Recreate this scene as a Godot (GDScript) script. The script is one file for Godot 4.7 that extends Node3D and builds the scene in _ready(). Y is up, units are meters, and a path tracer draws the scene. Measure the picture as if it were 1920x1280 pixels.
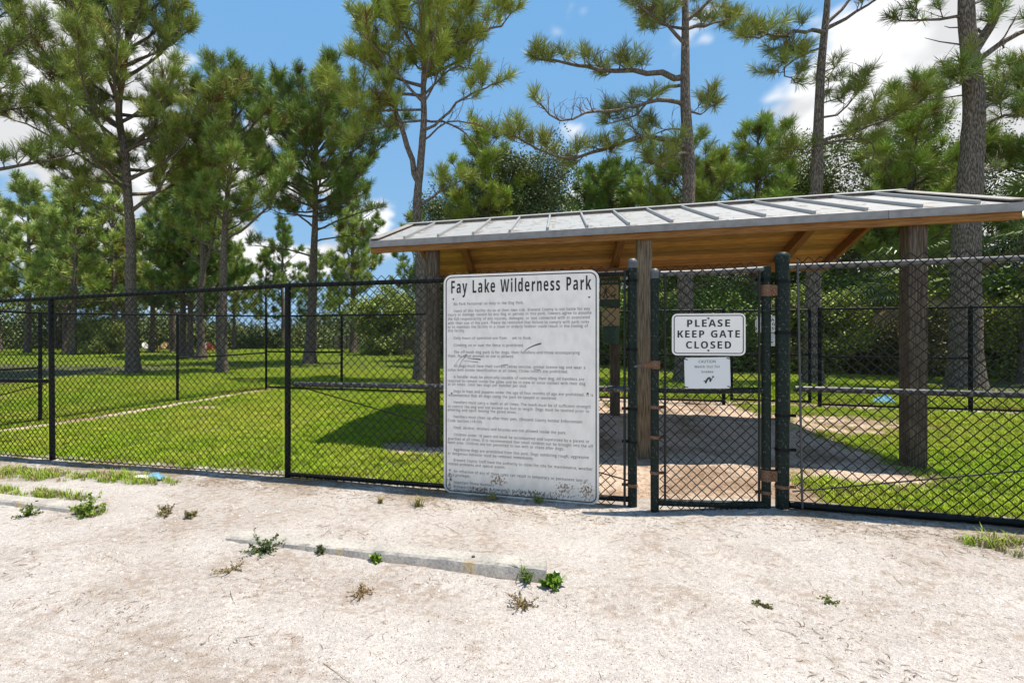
extends Node3D

const YAW := 15.3
const RIGHT := Vector3(0.9646, 0, -0.2639)
const AHEAD := Vector3(-0.2639, 0, -0.9646)

var used := {}
var M := {}
var noise_a := FastNoiseLite.new()
var noise_b := FastNoiseLite.new()
var noise_c := FastNoiseLite.new()


# ---------------------------------------------------------------- mesh building
class MB:
	var v := PackedVector3Array()
	var n := PackedVector3Array()
	var c := PackedColorArray()
	var uv := PackedVector2Array()
	var ix := PackedInt32Array()
	var tint := Color(1, 1, 1)
	var with_uv := false

	func vert(p: Vector3, nn: Vector3, u := Vector2.ZERO) -> int:
		v.push_back(p)
		n.push_back(nn)
		c.push_back(tint)
		uv.push_back(u)
		return v.size() - 1

	# corners in counter-clockwise order seen from outside
	func quad(a: Vector3, b: Vector3, d: Vector3, e: Vector3) -> void:
		var nn := (b - a).cross(d - a).normalized()
		var i := vert(a, nn)
		vert(b, nn)
		vert(d, nn)
		vert(e, nn)
		ix.append_array(PackedInt32Array([i, i + 2, i + 1, i, i + 3, i + 2]))

	func tri(a: Vector3, b: Vector3, d: Vector3) -> void:
		var nn := (b - a).cross(d - a).normalized()
		var i := vert(a, nn)
		vert(b, nn)
		vert(d, nn)
		ix.append_array(PackedInt32Array([i, i + 2, i + 1]))

	func poly(p: PackedVector3Array, out: Vector3, uvs := PackedVector2Array()) -> void:
		var nn := Vector3.ZERO
		for k in range(1, p.size() - 1):
			nn += (p[k] - p[0]).cross(p[k + 1] - p[0])
		nn = nn.normalized()
		var flip := nn.dot(out) < 0.0
		if flip:
			nn = -nn
		var i := v.size()
		for k in p.size():
			vert(p[k], nn, uvs[k] if uvs.size() else Vector2.ZERO)
		for k in range(1, p.size() - 1):
			if flip:
				ix.append_array(PackedInt32Array([i, i + k, i + k + 1]))
			else:
				ix.append_array(PackedInt32Array([i, i + k + 1, i + k]))

	func box(t: Transform3D, size: Vector3, bevel := 0.0) -> void:
		var h := size * 0.5
		var b := bevel
		for ax in 3:
			var a1 := (ax + 1) % 3
			var a2 := (ax + 2) % 3
			for s in [-1.0, 1.0]:
				var p := PackedVector3Array()
				for q in [[-1, -1], [1, -1], [1, 1], [-1, 1]]:
					var w := Vector3.ZERO
					w[ax] = s * h[ax]
					w[a1] = q[0] * (h[a1] - b)
					w[a2] = q[1] * (h[a2] - b)
					p.push_back(t * w)
				var o := Vector3.ZERO
				o[ax] = s
				poly(p, t.basis * o)
		if b <= 0.0:
			return
		for ax in 3:
			var a1 := (ax + 1) % 3
			var a2 := (ax + 2) % 3
			for s in [-1.0, 1.0]:
				for r in [-1.0, 1.0]:
					var p := PackedVector3Array()
					for q in [[-1, 0], [1, 0], [1, 1], [-1, 1]]:
						var w := Vector3.ZERO
						w[ax] = q[0] * (h[ax] - b)
						w[a1] = s * (h[a1] - (b if q[1] == 1 else 0.0))
						w[a2] = r * (h[a2] - (0.0 if q[1] == 1 else b))
						p.push_back(t * w)
					var o := Vector3.ZERO
					o[a1] = s
					o[a2] = r
					poly(p, t.basis * o)
		for sx in [-1.0, 1.0]:
			for sy in [-1.0, 1.0]:
				for sz in [-1.0, 1.0]:
					var s := Vector3(sx, sy, sz)
					var p := PackedVector3Array()
					for ax in 3:
						var w := s * (h - Vector3(b, b, b))
						w[ax] = s[ax] * h[ax]
						p.push_back(t * w)
					poly(p, t.basis * s)

	func tube(p: PackedVector3Array, r: PackedFloat32Array, sides: int, cap := true, rough := 0.0, rng: RandomNumberGenerator = null) -> void:
		var m := p.size()
		var tan := (p[1] - p[0]).normalized()
		var side := tan.cross(Vector3.UP if absf(tan.y) < 0.9 else Vector3.RIGHT).normalized()
		var first := v.size()
		for k in m:
			var t2 := (p[mini(k + 1, m - 1)] - p[maxi(k - 1, 0)])
			if t2.length_squared() > 1e-12:
				tan = t2.normalized()
			side = (side - tan * side.dot(tan)).normalized()
			var up := tan.cross(side)
			var dl := (p[mini(k + 1, m - 1)] - p[maxi(k - 1, 0)]).length()
			var dr := (r[mini(k + 1, m - 1)] - r[maxi(k - 1, 0)]) / maxf(dl, 1e-5)
			for j in sides:
				var a := TAU * j / sides
				var o := side * cos(a) + up * sin(a)
				var rr := r[k]
				if rng:
					rr *= 1.0 + rough * rng.randf_range(-1, 1)
				vert(p[k] + o * rr, (o - tan * clampf(dr, -3.0, 3.0)).normalized())
		for k in m - 1:
			for j in sides:
				var a := first + k * sides + j
				var b := first + k * sides + (j + 1) % sides
				ix.append_array(PackedInt32Array([a, a + sides, b, b, a + sides, b + sides]))
		if cap:
			for e in 2:
				var k := 0 if e == 0 else m - 1
				if r[k] > 1e-4:
					var q := PackedVector3Array()
					for j in sides:
						q.push_back(v[first + k * sides + j])
					var dirv := (p[0] - p[1]) if e == 0 else (p[m - 1] - p[m - 2])
					poly(q, dirv)

	func rod(a: Vector3, b: Vector3, r: float, sides := 10, cap := true) -> void:
		tube(PackedVector3Array([a, b]), PackedFloat32Array([r, r]), sides, cap)

	func mesh() -> ArrayMesh:
		var a := []
		a.resize(Mesh.ARRAY_MAX)
		a[Mesh.ARRAY_VERTEX] = v
		a[Mesh.ARRAY_NORMAL] = n
		a[Mesh.ARRAY_COLOR] = c
		if with_uv:
			a[Mesh.ARRAY_TEX_UV] = uv
		a[Mesh.ARRAY_INDEX] = ix
		var m := ArrayMesh.new()
		m.add_surface_from_arrays(Mesh.PRIMITIVE_TRIANGLES, a)
		return m


# ---------------------------------------------------------------- nodes
func numbered(called: String, under: Node) -> String:
	var key := str(under.get_instance_id()) + called
	var k: int = used.get(key, -1) + 1
	used[key] = k
	return called if k == 0 else "%s_%03d" % [called, k]


func thing(called: String, label: String, category: String, at := Vector3.ZERO, group := "") -> Node3D:
	var o := Node3D.new()
	o.name = numbered(called, self)
	add_child(o)
	o.position = at
	tag(o, label, category, group)
	return o


func tag(o: Node, label: String, category: String, group := "") -> void:
	o.set_meta("label", label)
	o.set_meta("category", category)
	if group:
		o.set_meta("group", group)


func put(called: String, mesh: Mesh, mat: Material, under: Node = self, at := Transform3D()) -> MeshInstance3D:
	var o := MeshInstance3D.new()
	o.name = numbered(called, under)
	o.mesh = mesh
	o.material_override = mat
	o.transform = at
	under.add_child(o)
	return o


func structure(called: String, mesh: Mesh, mat: Material) -> MeshInstance3D:
	var o := put(called, mesh, mat)
	o.set_meta("kind", "structure")
	return o


func copies(called: String, mesh: Mesh, mat: Material, where: Array, tints: Array, under: Node = self) -> MultiMeshInstance3D:
	var mm := MultiMesh.new()
	mm.transform_format = MultiMesh.TRANSFORM_3D
	mm.use_colors = true
	mm.mesh = mesh
	mm.instance_count = where.size()
	for k in where.size():
		mm.set_instance_transform(k, where[k])
		mm.set_instance_color(k, tints[k])
	var o := MultiMeshInstance3D.new()
	o.name = numbered(called, under)
	o.multimesh = mm
	o.material_override = mat
	o.set_meta("kind", "stuff")
	under.add_child(o)
	return o


func facing(x: Vector3, y: Vector3, z: Vector3, o: Vector3) -> Transform3D:
	return Transform3D(Basis(x, y, z), o)


func up_along(d: Vector3, spin: float, s: float, o: Vector3) -> Transform3D:
	var y := d.normalized()
	var x := y.cross(Vector3.FORWARD if absf(y.z) < 0.9 else Vector3.RIGHT).normalized()
	x = x.rotated(y, spin)
	return Transform3D(Basis(x * s, y * s, x.cross(y) * s), o)


# ---------------------------------------------------------------- materials
func noise_tex(freq: float, octaves: int, ramp: Array, size := 512, seed_ := 1, kind := FastNoiseLite.TYPE_SIMPLEX_SMOOTH, normal := false, strength := 8.0) -> NoiseTexture2D:
	var f := FastNoiseLite.new()
	f.noise_type = kind
	f.seed = seed_
	f.frequency = freq
	f.fractal_octaves = octaves
	f.fractal_gain = 0.55
	var t := NoiseTexture2D.new()
	t.width = size
	t.height = size
	t.seamless = true
	t.noise = f
	if normal:
		t.as_normal_map = true
		t.bump_strength = strength
	elif ramp.size():
		var g := Gradient.new()
		var offs := PackedFloat32Array()
		var cols := PackedColorArray()
		for e in ramp:
			offs.push_back(e[0])
			cols.push_back(e[1])
		g.offsets = offs
		g.colors = cols
		t.color_ramp = g
	return t


func grey(x: float) -> Color:
	return Color(x, x, x).linear_to_srgb()


func lin(r: float, g: float, b: float) -> Color:
	return Color(r, g, b).linear_to_srgb()


func plain(col: Color, rough := 0.7, metal := 0.0) -> StandardMaterial3D:
	var m := StandardMaterial3D.new()
	m.albedo_color = col
	m.roughness = rough
	m.metallic = metal
	m.vertex_color_use_as_albedo = true
	return m


func tri_tex(m: StandardMaterial3D, t: Texture2D, scale: Vector3, world := false) -> StandardMaterial3D:
	m.albedo_texture = t
	m.uv1_triplanar = true
	m.uv1_world_triplanar = world
	m.uv1_scale = scale
	m.uv1_triplanar_sharpness = 4.0
	return m


func relief(m: StandardMaterial3D, t: Texture2D, amount: float) -> StandardMaterial3D:
	m.normal_enabled = true
	m.normal_texture = t
	m.normal_scale = amount
	return m


# loose shell sand: single grains, pale chips and dark flecks strewn at random
func sand_grain() -> ImageTexture:
	var n := 1024
	var rng := RandomNumberGenerator.new()
	rng.seed = 400
	var f := FastNoiseLite.new()
	f.seed = 401
	f.frequency = 1.0
	f.fractal_octaves = 3
	var val := PackedFloat32Array()
	val.resize(n * n)
	for k in n * n:
		val[k] = rng.randf()
	var px := PackedByteArray()
	px.resize(n * n * 3)
	for y in n:
		for x in n:
			var k := y * n + x
			# neighbours mixed in, so that grains clump
			var g := 0.45 * val[k] + 0.3 * val[y * n + (x + 1) % n] + 0.25 * val[((y + 1) % n) * n + x]
			var c2 := val[((y >> 2) % n) * n + (x >> 2)]
			var c3 := val[((y >> 3) % n) * n + 512 + (x >> 3)]
			var v := 0.82 + 0.28 * (g - 0.5) + 0.08 * (c2 - 0.5) + 0.07 * (c3 - 0.5)
			var q := clampf(v, 0.0, 1.0)
			px[k * 3] = int(255.0 * q)
			px[k * 3 + 1] = int(255.0 * clampf(q - 0.012, 0.0, 1.0))
			px[k * 3 + 2] = int(255.0 * clampf(q - 0.022, 0.0, 1.0))
	for m in 10000:
		var x := rng.randf() * n
		var y := rng.randf() * n
		var a := rng.randf() * TAU
		var kind := rng.randf()
		var l := 1.0 + 5.0 * pow(rng.randf(), 3.0)
		var w := 1 if rng.randf() < 0.7 else 2
		var col := Color(0.55, 0.44, 0.35).lerp(Color(0.36, 0.28, 0.22), rng.randf())
		if kind < 0.36:
			col = Color(1, 0.99, 0.97)
			w = 2
		elif kind < 0.55:
			col = Color(0.62, 0.55, 0.5)
			l *= 1.6
		for s in int(l * 2.0) + 1:
			for t in w:
				var xx := posmod(int(x + cos(a) * s * 0.5 - sin(a) * t), n)
				var yy := posmod(int(y + sin(a) * s * 0.5 + cos(a) * t), n)
				var k := (yy * n + xx) * 3
				px[k] = int(col.r * 255.0)
				px[k + 1] = int(col.g * 255.0)
				px[k + 2] = int(col.b * 255.0)
	return ImageTexture.create_from_image(Image.create_from_data(n, n, false, Image.FORMAT_RGB8, px))


func make_materials() -> void:
	M.sand = plain(Color(1, 1, 1), 0.95)
	tri_tex(M.sand, sand_grain(), Vector3(0.62, 0.62, 0.62), true)
	relief(M.sand, noise_tex(0.3, 3, [], 1024, 4, FastNoiseLite.TYPE_SIMPLEX_SMOOTH, true, 5.0), 0.7)
	M.soil = plain(Color(1, 1, 1), 0.95)
	tri_tex(M.soil, noise_tex(0.03, 5, [[0.0, grey(0.45)], [0.5, grey(0.85)], [1.0, grey(1.0)]], 512, 5), Vector3(0.7, 0.7, 0.7), true)
	relief(M.soil, noise_tex(0.06, 4, [], 512, 6, FastNoiseLite.TYPE_SIMPLEX_SMOOTH, true, 10.0), 1.0)
	M.blade = plain(Color(1, 1, 1), 0.55)
	M.blade.metallic_specular = 0.2
	M.blade.backlight = Color(0.8, 0.8, 0.45)
	M.needle = plain(Color(1, 1, 1), 0.5)
	M.needle.metallic_specular = 0.25
	M.needle.backlight = Color(0.85, 0.85, 0.5)
	M.leaf = plain(Color(1, 1, 1), 0.45)
	M.leaf.metallic_specular = 0.35
	M.leaf.backlight = Color(0.75, 0.8, 0.4)
	M.frond = plain(Color(1, 1, 1), 0.4)
	M.frond.backlight = Color(0.4, 0.45, 0.2)
	M.debris = plain(Color(1, 1, 1), 0.9)
	M.bark = plain(Color(1, 1, 1), 0.95)
	tri_tex(M.bark, noise_tex(0.03, 5, [[0.0, lin(0.05, 0.036, 0.028)], [0.36, lin(0.11, 0.083, 0.063)], [0.5, lin(0.17, 0.125, 0.095)], [0.6, lin(0.29, 0.225, 0.175)], [1.0, lin(0.42, 0.35, 0.29)]], 512, 8), Vector3(2.4, 0.4, 2.4))
	relief(M.bark, noise_tex(0.035, 4, [], 512, 8, FastNoiseLite.TYPE_SIMPLEX_SMOOTH, true, 14.0), 1.2)
	# coated and bare metals
	M.black = plain(lin(0.012, 0.014, 0.014), 0.42)
	M.black.metallic_specular = 0.25
	tri_tex(M.black, noise_tex(0.02, 4, [[0.0, grey(0.5)], [0.7, grey(0.8)], [0.78, grey(1.0)], [1.0, grey(1.0)]], 256, 9), Vector3(2, 2, 2))
	M.black_worn = plain(Color(1, 1, 1), 0.42)
	tri_tex(M.black_worn, noise_tex(0.035, 5, [[0.0, grey(0.012)], [0.48, grey(0.022)], [0.6, grey(0.05)], [0.74, grey(0.13)], [1.0, grey(0.25)]], 256, 12), Vector3(3, 3, 3))
	M.green_black = plain(Color(1, 1, 1), 0.5)
	M.green_black.metallic_specular = 0.25
	tri_tex(M.green_black, noise_tex(0.06, 5, [[0.0, lin(0.009, 0.015, 0.012)], [0.72, lin(0.018, 0.028, 0.023)], [0.77, lin(0.05, 0.045, 0.04)], [0.82, lin(0.2, 0.18, 0.15)], [1.0, lin(0.22, 0.13, 0.08)]], 256, 10), Vector3(4, 2, 4))
	M.wire = plain(lin(0.022, 0.022, 0.02), 0.5)
	M.wire.metallic_specular = 0.35
	M.galvanised = plain(lin(0.1, 0.1, 0.1), 0.5, 0.3)
	M.rust = plain(Color(1, 1, 1), 0.85)
	tri_tex(M.rust, noise_tex(0.05, 4, [[0.0, lin(0.05, 0.03, 0.02)], [0.45, lin(0.14, 0.07, 0.035)], [0.7, lin(0.26, 0.13, 0.07)], [1.0, lin(0.2, 0.16, 0.13)]], 256, 11), Vector3(6, 6, 6))
	M.roof = plain(lin(0.41, 0.4, 0.39), 0.45, 0.15)
	tri_tex(M.roof, noise_tex(0.02, 4, [[0.0, grey(0.75)], [0.5, grey(0.9)], [1.0, grey(1.0)]], 256, 13), Vector3(0.8, 0.8, 0.8))
	M.seam = plain(lin(0.34, 0.345, 0.345), 0.45, 0.15)
	M.fascia = plain(lin(0.36, 0.325, 0.295), 0.5, 0.1)
	tri_tex(M.fascia, noise_tex(0.03, 4, [[0.0, grey(0.7)], [0.5, grey(0.92)], [1.0, grey(1.0)]], 256, 14), Vector3(0.9, 0.9, 0.9))
	# timber: grain along x, along y, along z
	var grain := [[0.0, lin(0.28, 0.11, 0.022)], [0.3, lin(0.48, 0.22, 0.045)], [0.55, lin(0.62, 0.32, 0.08)], [0.8, lin(0.7, 0.4, 0.11)], [1.0, lin(0.76, 0.46, 0.15)]]
	var gt := noise_tex(0.02, 5, grain, 512, 15)
	M.plank = tri_tex(plain(Color(1, 1, 1), 0.7), gt, Vector3(0.35, 6, 6))
	M.rafter = tri_tex(plain(lin(0.34, 0.27, 0.22), 0.75), gt, Vector3(5, 5, 0.4))
	M.beam = tri_tex(plain(lin(0.5, 0.42, 0.36), 0.75), gt, Vector3(0.35, 5, 5))
	var old := [[0.0, lin(0.05, 0.035, 0.022)], [0.4, lin(0.12, 0.085, 0.055)], [0.6, lin(0.2, 0.155, 0.11)], [1.0, lin(0.33, 0.28, 0.22)]]
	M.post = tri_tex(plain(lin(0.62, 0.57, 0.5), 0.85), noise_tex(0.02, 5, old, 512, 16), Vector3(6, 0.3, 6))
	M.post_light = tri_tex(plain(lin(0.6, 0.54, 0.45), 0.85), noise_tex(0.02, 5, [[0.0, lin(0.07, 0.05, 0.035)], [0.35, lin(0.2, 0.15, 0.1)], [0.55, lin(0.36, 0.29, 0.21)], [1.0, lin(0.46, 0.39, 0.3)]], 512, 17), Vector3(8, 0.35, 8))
	M.concrete = tri_tex(plain(Color(1, 1, 1), 0.9), noise_tex(0.05, 5, [[0.0, grey(0.55)], [0.5, grey(0.9)], [1.0, grey(1.0)]], 512, 18), Vector3(1.6, 1.6, 1.6))
	relief(M.concrete, noise_tex(0.1, 3, [], 512, 19, FastNoiseLite.TYPE_SIMPLEX_SMOOTH, true, 4.0), 0.3)
	M.ink = plain(lin(0.012, 0.014, 0.018), 0.6)
	M.white = plain(lin(0.88, 0.82, 0.74), 0.45)
	M.paint = plain(Color(1, 1, 1), 0.55)


# ---------------------------------------------------------------- the lie of the land
func gy(x: float, z: float) -> float:
	var base := 0.085 * smoothstep(0.4, 1.7, x) - 0.03 * smoothstep(3.0, 5.5, -x)
	base *= 1.0 - smoothstep(0.4, 1.6, z)
	var y := lerpf(base, 0.1, smoothstep(1.5, 6.0, -z))
	y += 0.12 * smoothstep(12.0, 50.0, -z)
	y += noise_c.get_noise_2d(x * 6.0, z * 6.0) * (0.02 + 0.03 * smoothstep(2.0, 12.0, -z)) * smoothstep(0.2, 1.2, absf(z))
	return y


func on(x: float, z: float, lift := 0.0) -> Vector3:
	return Vector3(x, gy(x, z) + lift, z)


# how much bare sand (1) or lawn (0) there is behind the fence line
func bare(x: float, z: float) -> float:
	var w := noise_a.get_noise_2d(x * 40.0, z * 40.0) * 0.32 + noise_b.get_noise_2d(x * 160.0, z * 160.0) * 0.2
	var s := 0.0
	# the worn ground under the shelter and its way in from the gate
	var cx := 0.95 + w
	var dx := maxf(absf(x - cx) - (1.95 - 0.2 * w), 0.0)
	var dz := maxf(absf(z + 3.75) - 2.55, 0.0)
	s = maxf(s, 1.0 - smoothstep(0.0, 0.45, sqrt(dx * dx + dz * dz) + w * 0.6))
	var gate := maxf(absf(x - 1.0 + 0.1 * z) - 0.72 - w * 0.4, 0.0) + maxf(z + 0.0, 0.0) * 0.0
	if z > -2.0:
		s = maxf(s, 1.0 - smoothstep(0.0, 0.25, gate))
	# a bald spot round the left front post
	var q := Vector2((x + 1.45) / 0.65, (z + 1.45) / 0.32).length()
	s = maxf(s, 1.0 - smoothstep(0.6, 1.15, q + w))
	# right of the shelter, thin and patchy, and the litter under the right-hand pine
	q = Vector2((x - 3.7) / 1.5, (z + 4.1) / 1.3).length()
	s = maxf(s, 0.85 * (1.0 - smoothstep(0.5, 1.1, q + w * 1.4)))
	q = Vector2((x - 5.2) / 3.4, (z + 6.2) / 0.55).length()
	s = maxf(s, 0.8 * (1.0 - smoothstep(0.4, 1.1, q + w * 1.2)))
	# the worn strip along the side fence
	if z < -0.3 and z > -6.1:
		var sx := lerpf(-8.05, -6.68, (-0.0 - z) / 5.95)
		s = maxf(s, 1.0 - smoothstep(0.08, 0.24, absf(x - sx - 0.12) + w * 0.25))
	q = Vector2((x + 6.33) / 0.4, (z + 3.47) / 0.25).length()
	s = maxf(s, 0.8 * (1.0 - smoothstep(0.4, 1.1, q + w)))
	# far off: two pale rounds under the pines, a sandy track behind the far fence
	q = Vector2((x + 33.0) / 9.0, (z + 30.0) / 3.0).length()
	s = maxf(s, 0.7 * (1.0 - smoothstep(0.3, 1.1, q + w)))
	q = absf(z + 17.0 - 0.12 * (x - 8.0)) / 0.8
	if x > 3.5:
		s = maxf(s, 0.75 * (1.0 - smoothstep(0.5, 1.2, q + w)))
	return clampf(s, 0.0, 1.0)


# thin grass in front of the fence
func front_grass(x: float, z: float) -> float:
	var w := noise_a.get_noise_2d(x * 60.0 + 50.0, z * 60.0) * 0.5 + noise_b.get_noise_2d(x * 200.0, z * 200.0) * 0.35
	var s := 0.0
	for p in [[-5.3, 0.55, 1.1, 0.2], [-3.95, 0.42, 0.75, 0.17], [-4.75, 1.02, 0.9, 0.14], [-3.95, 0.95, 0.5, 0.12], [-6.2, 0.9, 0.9, 0.5], [2.62, 0.42, 0.45, 0.2], [3.3, 0.4, 0.7, 0.3], [-3.3, 1.2, 0.17, 0.12]]:
		var q := Vector2((x - p[0]) / p[2], (z - p[1]) / p[3]).length()
		s = maxf(s, 1.0 - smoothstep(0.5, 1.1, q + w * 0.7))
	return s * (0.45 + 0.9 * clampf(noise_b.get_noise_2d(x * 300.0, z * 300.0 + 70.0) + 0.35, 0.0, 1.0))


func sheet(x0: float, x1: float, z0: float, z1: float, nx: int, nz: int, lift: float, tint: Callable, bump: Callable) -> ArrayMesh:
	var v := PackedVector3Array()
	var n := PackedVector3Array()
	var c := PackedColorArray()
	var ix := PackedInt32Array()
	v.resize((nx + 1) * (nz + 1))
	n.resize(v.size())
	c.resize(v.size())
	for j in nz + 1:
		var z := lerpf(z0, z1, float(j) / nz)
		for i in nx + 1:
			var x := lerpf(x0, x1, float(i) / nx)
			var k := j * (nx + 1) + i
			v[k] = Vector3(x, gy(x, z) + lift + bump.call(x, z), z)
			c[k] = tint.call(x, z)
	for j in nz + 1:
		for i in nx + 1:
			var a := v[j * (nx + 1) + maxi(i - 1, 0)]
			var b := v[j * (nx + 1) + mini(i + 1, nx)]
			var d := v[maxi(j - 1, 0) * (nx + 1) + i]
			var e := v[mini(j + 1, nz) * (nx + 1) + i]
			n[j * (nx + 1) + i] = (e - d).cross(b - a).normalized()
	ix.resize(nx * nz * 6)
	var q := 0
	for j in nz:
		for i in nx:
			var a := j * (nx + 1) + i
			ix[q] = a
			ix[q + 1] = a + 1
			ix[q + 2] = a + nx + 1
			ix[q + 3] = a + 1
			ix[q + 4] = a + nx + 2
			ix[q + 5] = a + nx + 1
			q += 6
	var arr := []
	arr.resize(Mesh.ARRAY_MAX)
	arr[Mesh.ARRAY_VERTEX] = v
	arr[Mesh.ARRAY_NORMAL] = n
	arr[Mesh.ARRAY_COLOR] = c
	arr[Mesh.ARRAY_INDEX] = ix
	var m := ArrayMesh.new()
	m.add_surface_from_arrays(Mesh.PRIMITIVE_TRIANGLES, arr)
	return m


func sand_tint(x: float, z: float) -> Color:
	var a := noise_a.get_noise_2d(x * 25.0, z * 25.0)
	var b := noise_b.get_noise_2d(x * 120.0, z * 120.0)
	var d := noise_b.get_noise_2d(x * 420.0 + 900.0, z * 420.0)
	var d2 := noise_a.get_noise_2d(x * 1500.0, z * 2100.0 + 300.0)
	var c := Color(0.67, 0.63, 0.605)
	c = c.lerp(Color(0.52, 0.45, 0.4), clampf(0.1 + a * 0.6 + 0.5 * b, 0.0, 0.4))
	c = c.lerp(Color(0.36, 0.285, 0.23), clampf((0.5 * b + d2 + 0.7 * d + 0.6 * a) * 3.0 - 1.0, 0.0, 0.6))
	c = c * (1.0 + 0.14 * d + 0.1 * d2)
	# shade painted into the colour of the tyre grooves and raked scuff
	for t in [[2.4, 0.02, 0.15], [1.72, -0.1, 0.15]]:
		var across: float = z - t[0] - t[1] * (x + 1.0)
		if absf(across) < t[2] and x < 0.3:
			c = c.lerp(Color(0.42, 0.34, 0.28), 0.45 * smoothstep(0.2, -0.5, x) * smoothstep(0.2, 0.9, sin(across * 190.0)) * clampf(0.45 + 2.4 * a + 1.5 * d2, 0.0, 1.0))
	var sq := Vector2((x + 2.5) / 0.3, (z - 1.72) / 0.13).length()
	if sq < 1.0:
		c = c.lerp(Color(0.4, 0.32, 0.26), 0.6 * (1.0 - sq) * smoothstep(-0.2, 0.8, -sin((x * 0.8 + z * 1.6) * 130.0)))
	# litter and dirt gather along the fence and where thin grass grows
	var e := smoothstep(0.55, 0.05, z) * clampf(0.5 + b * 1.3, 0.0, 0.85) * (1.0 - 0.8 * exp(-pow((x - 1.0) / 0.7, 2.0)))
	c = c.lerp(Color(0.3, 0.22, 0.14), e)
	c = c.lerp(Color(0.22, 0.2, 0.11), clampf(front_grass(x, z) * 0.7 + b * 0.2, 0.0, 0.75) if front_grass(x, z) > 0.05 else 0.0)
	return c


func sand_bump(x: float, z: float) -> float:
	var h := noise_b.get_noise_2d(x * 130.0, z * 130.0) * 0.0045 + noise_a.get_noise_2d(x * 420.0, z * 420.0) * 0.004
	h += noise_b.get_noise_2d(x * 1300.0, z * 1300.0) * 0.0022
	# tyre tracks: two ribbed bands that cross the lot at the lower left
	for t in [[2.4, 0.02, 0.15], [1.72, -0.1, 0.15]]:
		var across: float = z - t[0] - t[1] * (x + 1.0)
		if absf(across) < t[2]:
			var fade := smoothstep(0.2, -0.4, x) * 1.8 * smoothstep(t[2], t[2] * 0.7, absf(across)) * clampf(0.5 + 2.0 * noise_a.get_noise_2d(x * 70.0, z * 70.0), 0.0, 1.0)
			h -= fade * (0.004 + 0.005 * maxf(0.0, sin(across * 190.0)))
	# a raked scuff
	var q := Vector2((x + 2.5) / 0.3, (z - 1.72) / 0.13).length()
	if q < 1.0:
		h += (1.0 - q) * 0.016 * sin((x * 0.8 + z * 1.6) * 130.0)
	return h


func lawn_tint(x: float, z: float) -> Color:
	var b := noise_b.get_noise_2d(x * 120.0, z * 120.0)
	var a := noise_a.get_noise_2d(x * 30.0, z * 30.0)
	var s := bare(x, z)
	var c := Color(0.1, 0.12, 0.028).lerp(Color(0.17, 0.15, 0.06), clampf(0.3 + a + b * 0.5, 0.0, 1.0))
	var sand := Color(0.63, 0.475, 0.365).lerp(Color(0.33, 0.225, 0.15), clampf(0.32 + a * 1.3 + b * 1.6, 0.0, 1.0))
	return c.lerp(sand, smoothstep(0.25, 0.6, s))


func lawn_bump(x: float, z: float) -> float:
	return noise_a.get_noise_2d(x * 260.0, z * 260.0) * (0.006 + 0.012 * bare(x, z)) + noise_b.get_noise_2d(x * 500.0, z * 500.0) * 0.004


func far_tint(x: float, z: float) -> Color:
	if z > -0.2:
		return sand_tint(x, z + 1.0)
	var c := lawn_tint(x, z)
	c = c.lerp(Color(0.15, 0.2, 0.04), 0.5 * smoothstep(10.0, 35.0, -z))
	return c


func no_bump(_x: float, _z: float) -> float:
	return 0.0


func make_ground() -> void:
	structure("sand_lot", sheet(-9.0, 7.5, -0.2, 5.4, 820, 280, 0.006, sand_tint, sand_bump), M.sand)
	structure("lawn_ground", sheet(-14.0, 9.0, -14.0, -0.2, 380, 230, 0.0, lawn_tint, lawn_bump), M.soil)
	# the rest of the land, coarse, out to the horizon
	var mb := MB.new()
	var xs := PackedFloat32Array()
	for k in range(-40, 41):
		xs.push_back(signf(k) * pow(absf(k) / 40.0, 2.6) * 320.0)
	for e in [-14.0, -9.0, 7.5, 9.0]:
		xs.push_back(e)
	xs.sort()
	var zs := PackedFloat32Array([5.4, -0.2, -14.0])
	for k in range(1, 14):
		zs.push_back(-0.2 - k)
	for k in range(1, 46):
		zs.push_back(-14.0 - 386.0 * pow(k / 45.0, 2.2))
	zs.push_back(16.0)
	zs.push_back(40.0)
	zs.sort()
	var w := xs.size()
	for z in zs:
		for x in xs:
			mb.tint = far_tint(x, z)
			mb.vert(on(x, z), Vector3.UP)
	for j in zs.size() - 1:
		for i in w - 1:
			var mx := (xs[i] + xs[i + 1]) * 0.5
			var mz := (zs[j] + zs[j + 1]) * 0.5
			if (mz > -0.2 and mz < 5.4 and mx > -9.0 and mx < 7.5) or (mz > -14.0 and mz < -0.2 and mx > -14.0 and mx < 9.0):
				continue
			var a := j * w + i
			mb.ix.append_array(PackedInt32Array([a, a + 1, a + w, a + 1, a + w + 1, a + w]))
	structure("ground", mb.mesh(), M.soil)


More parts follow.
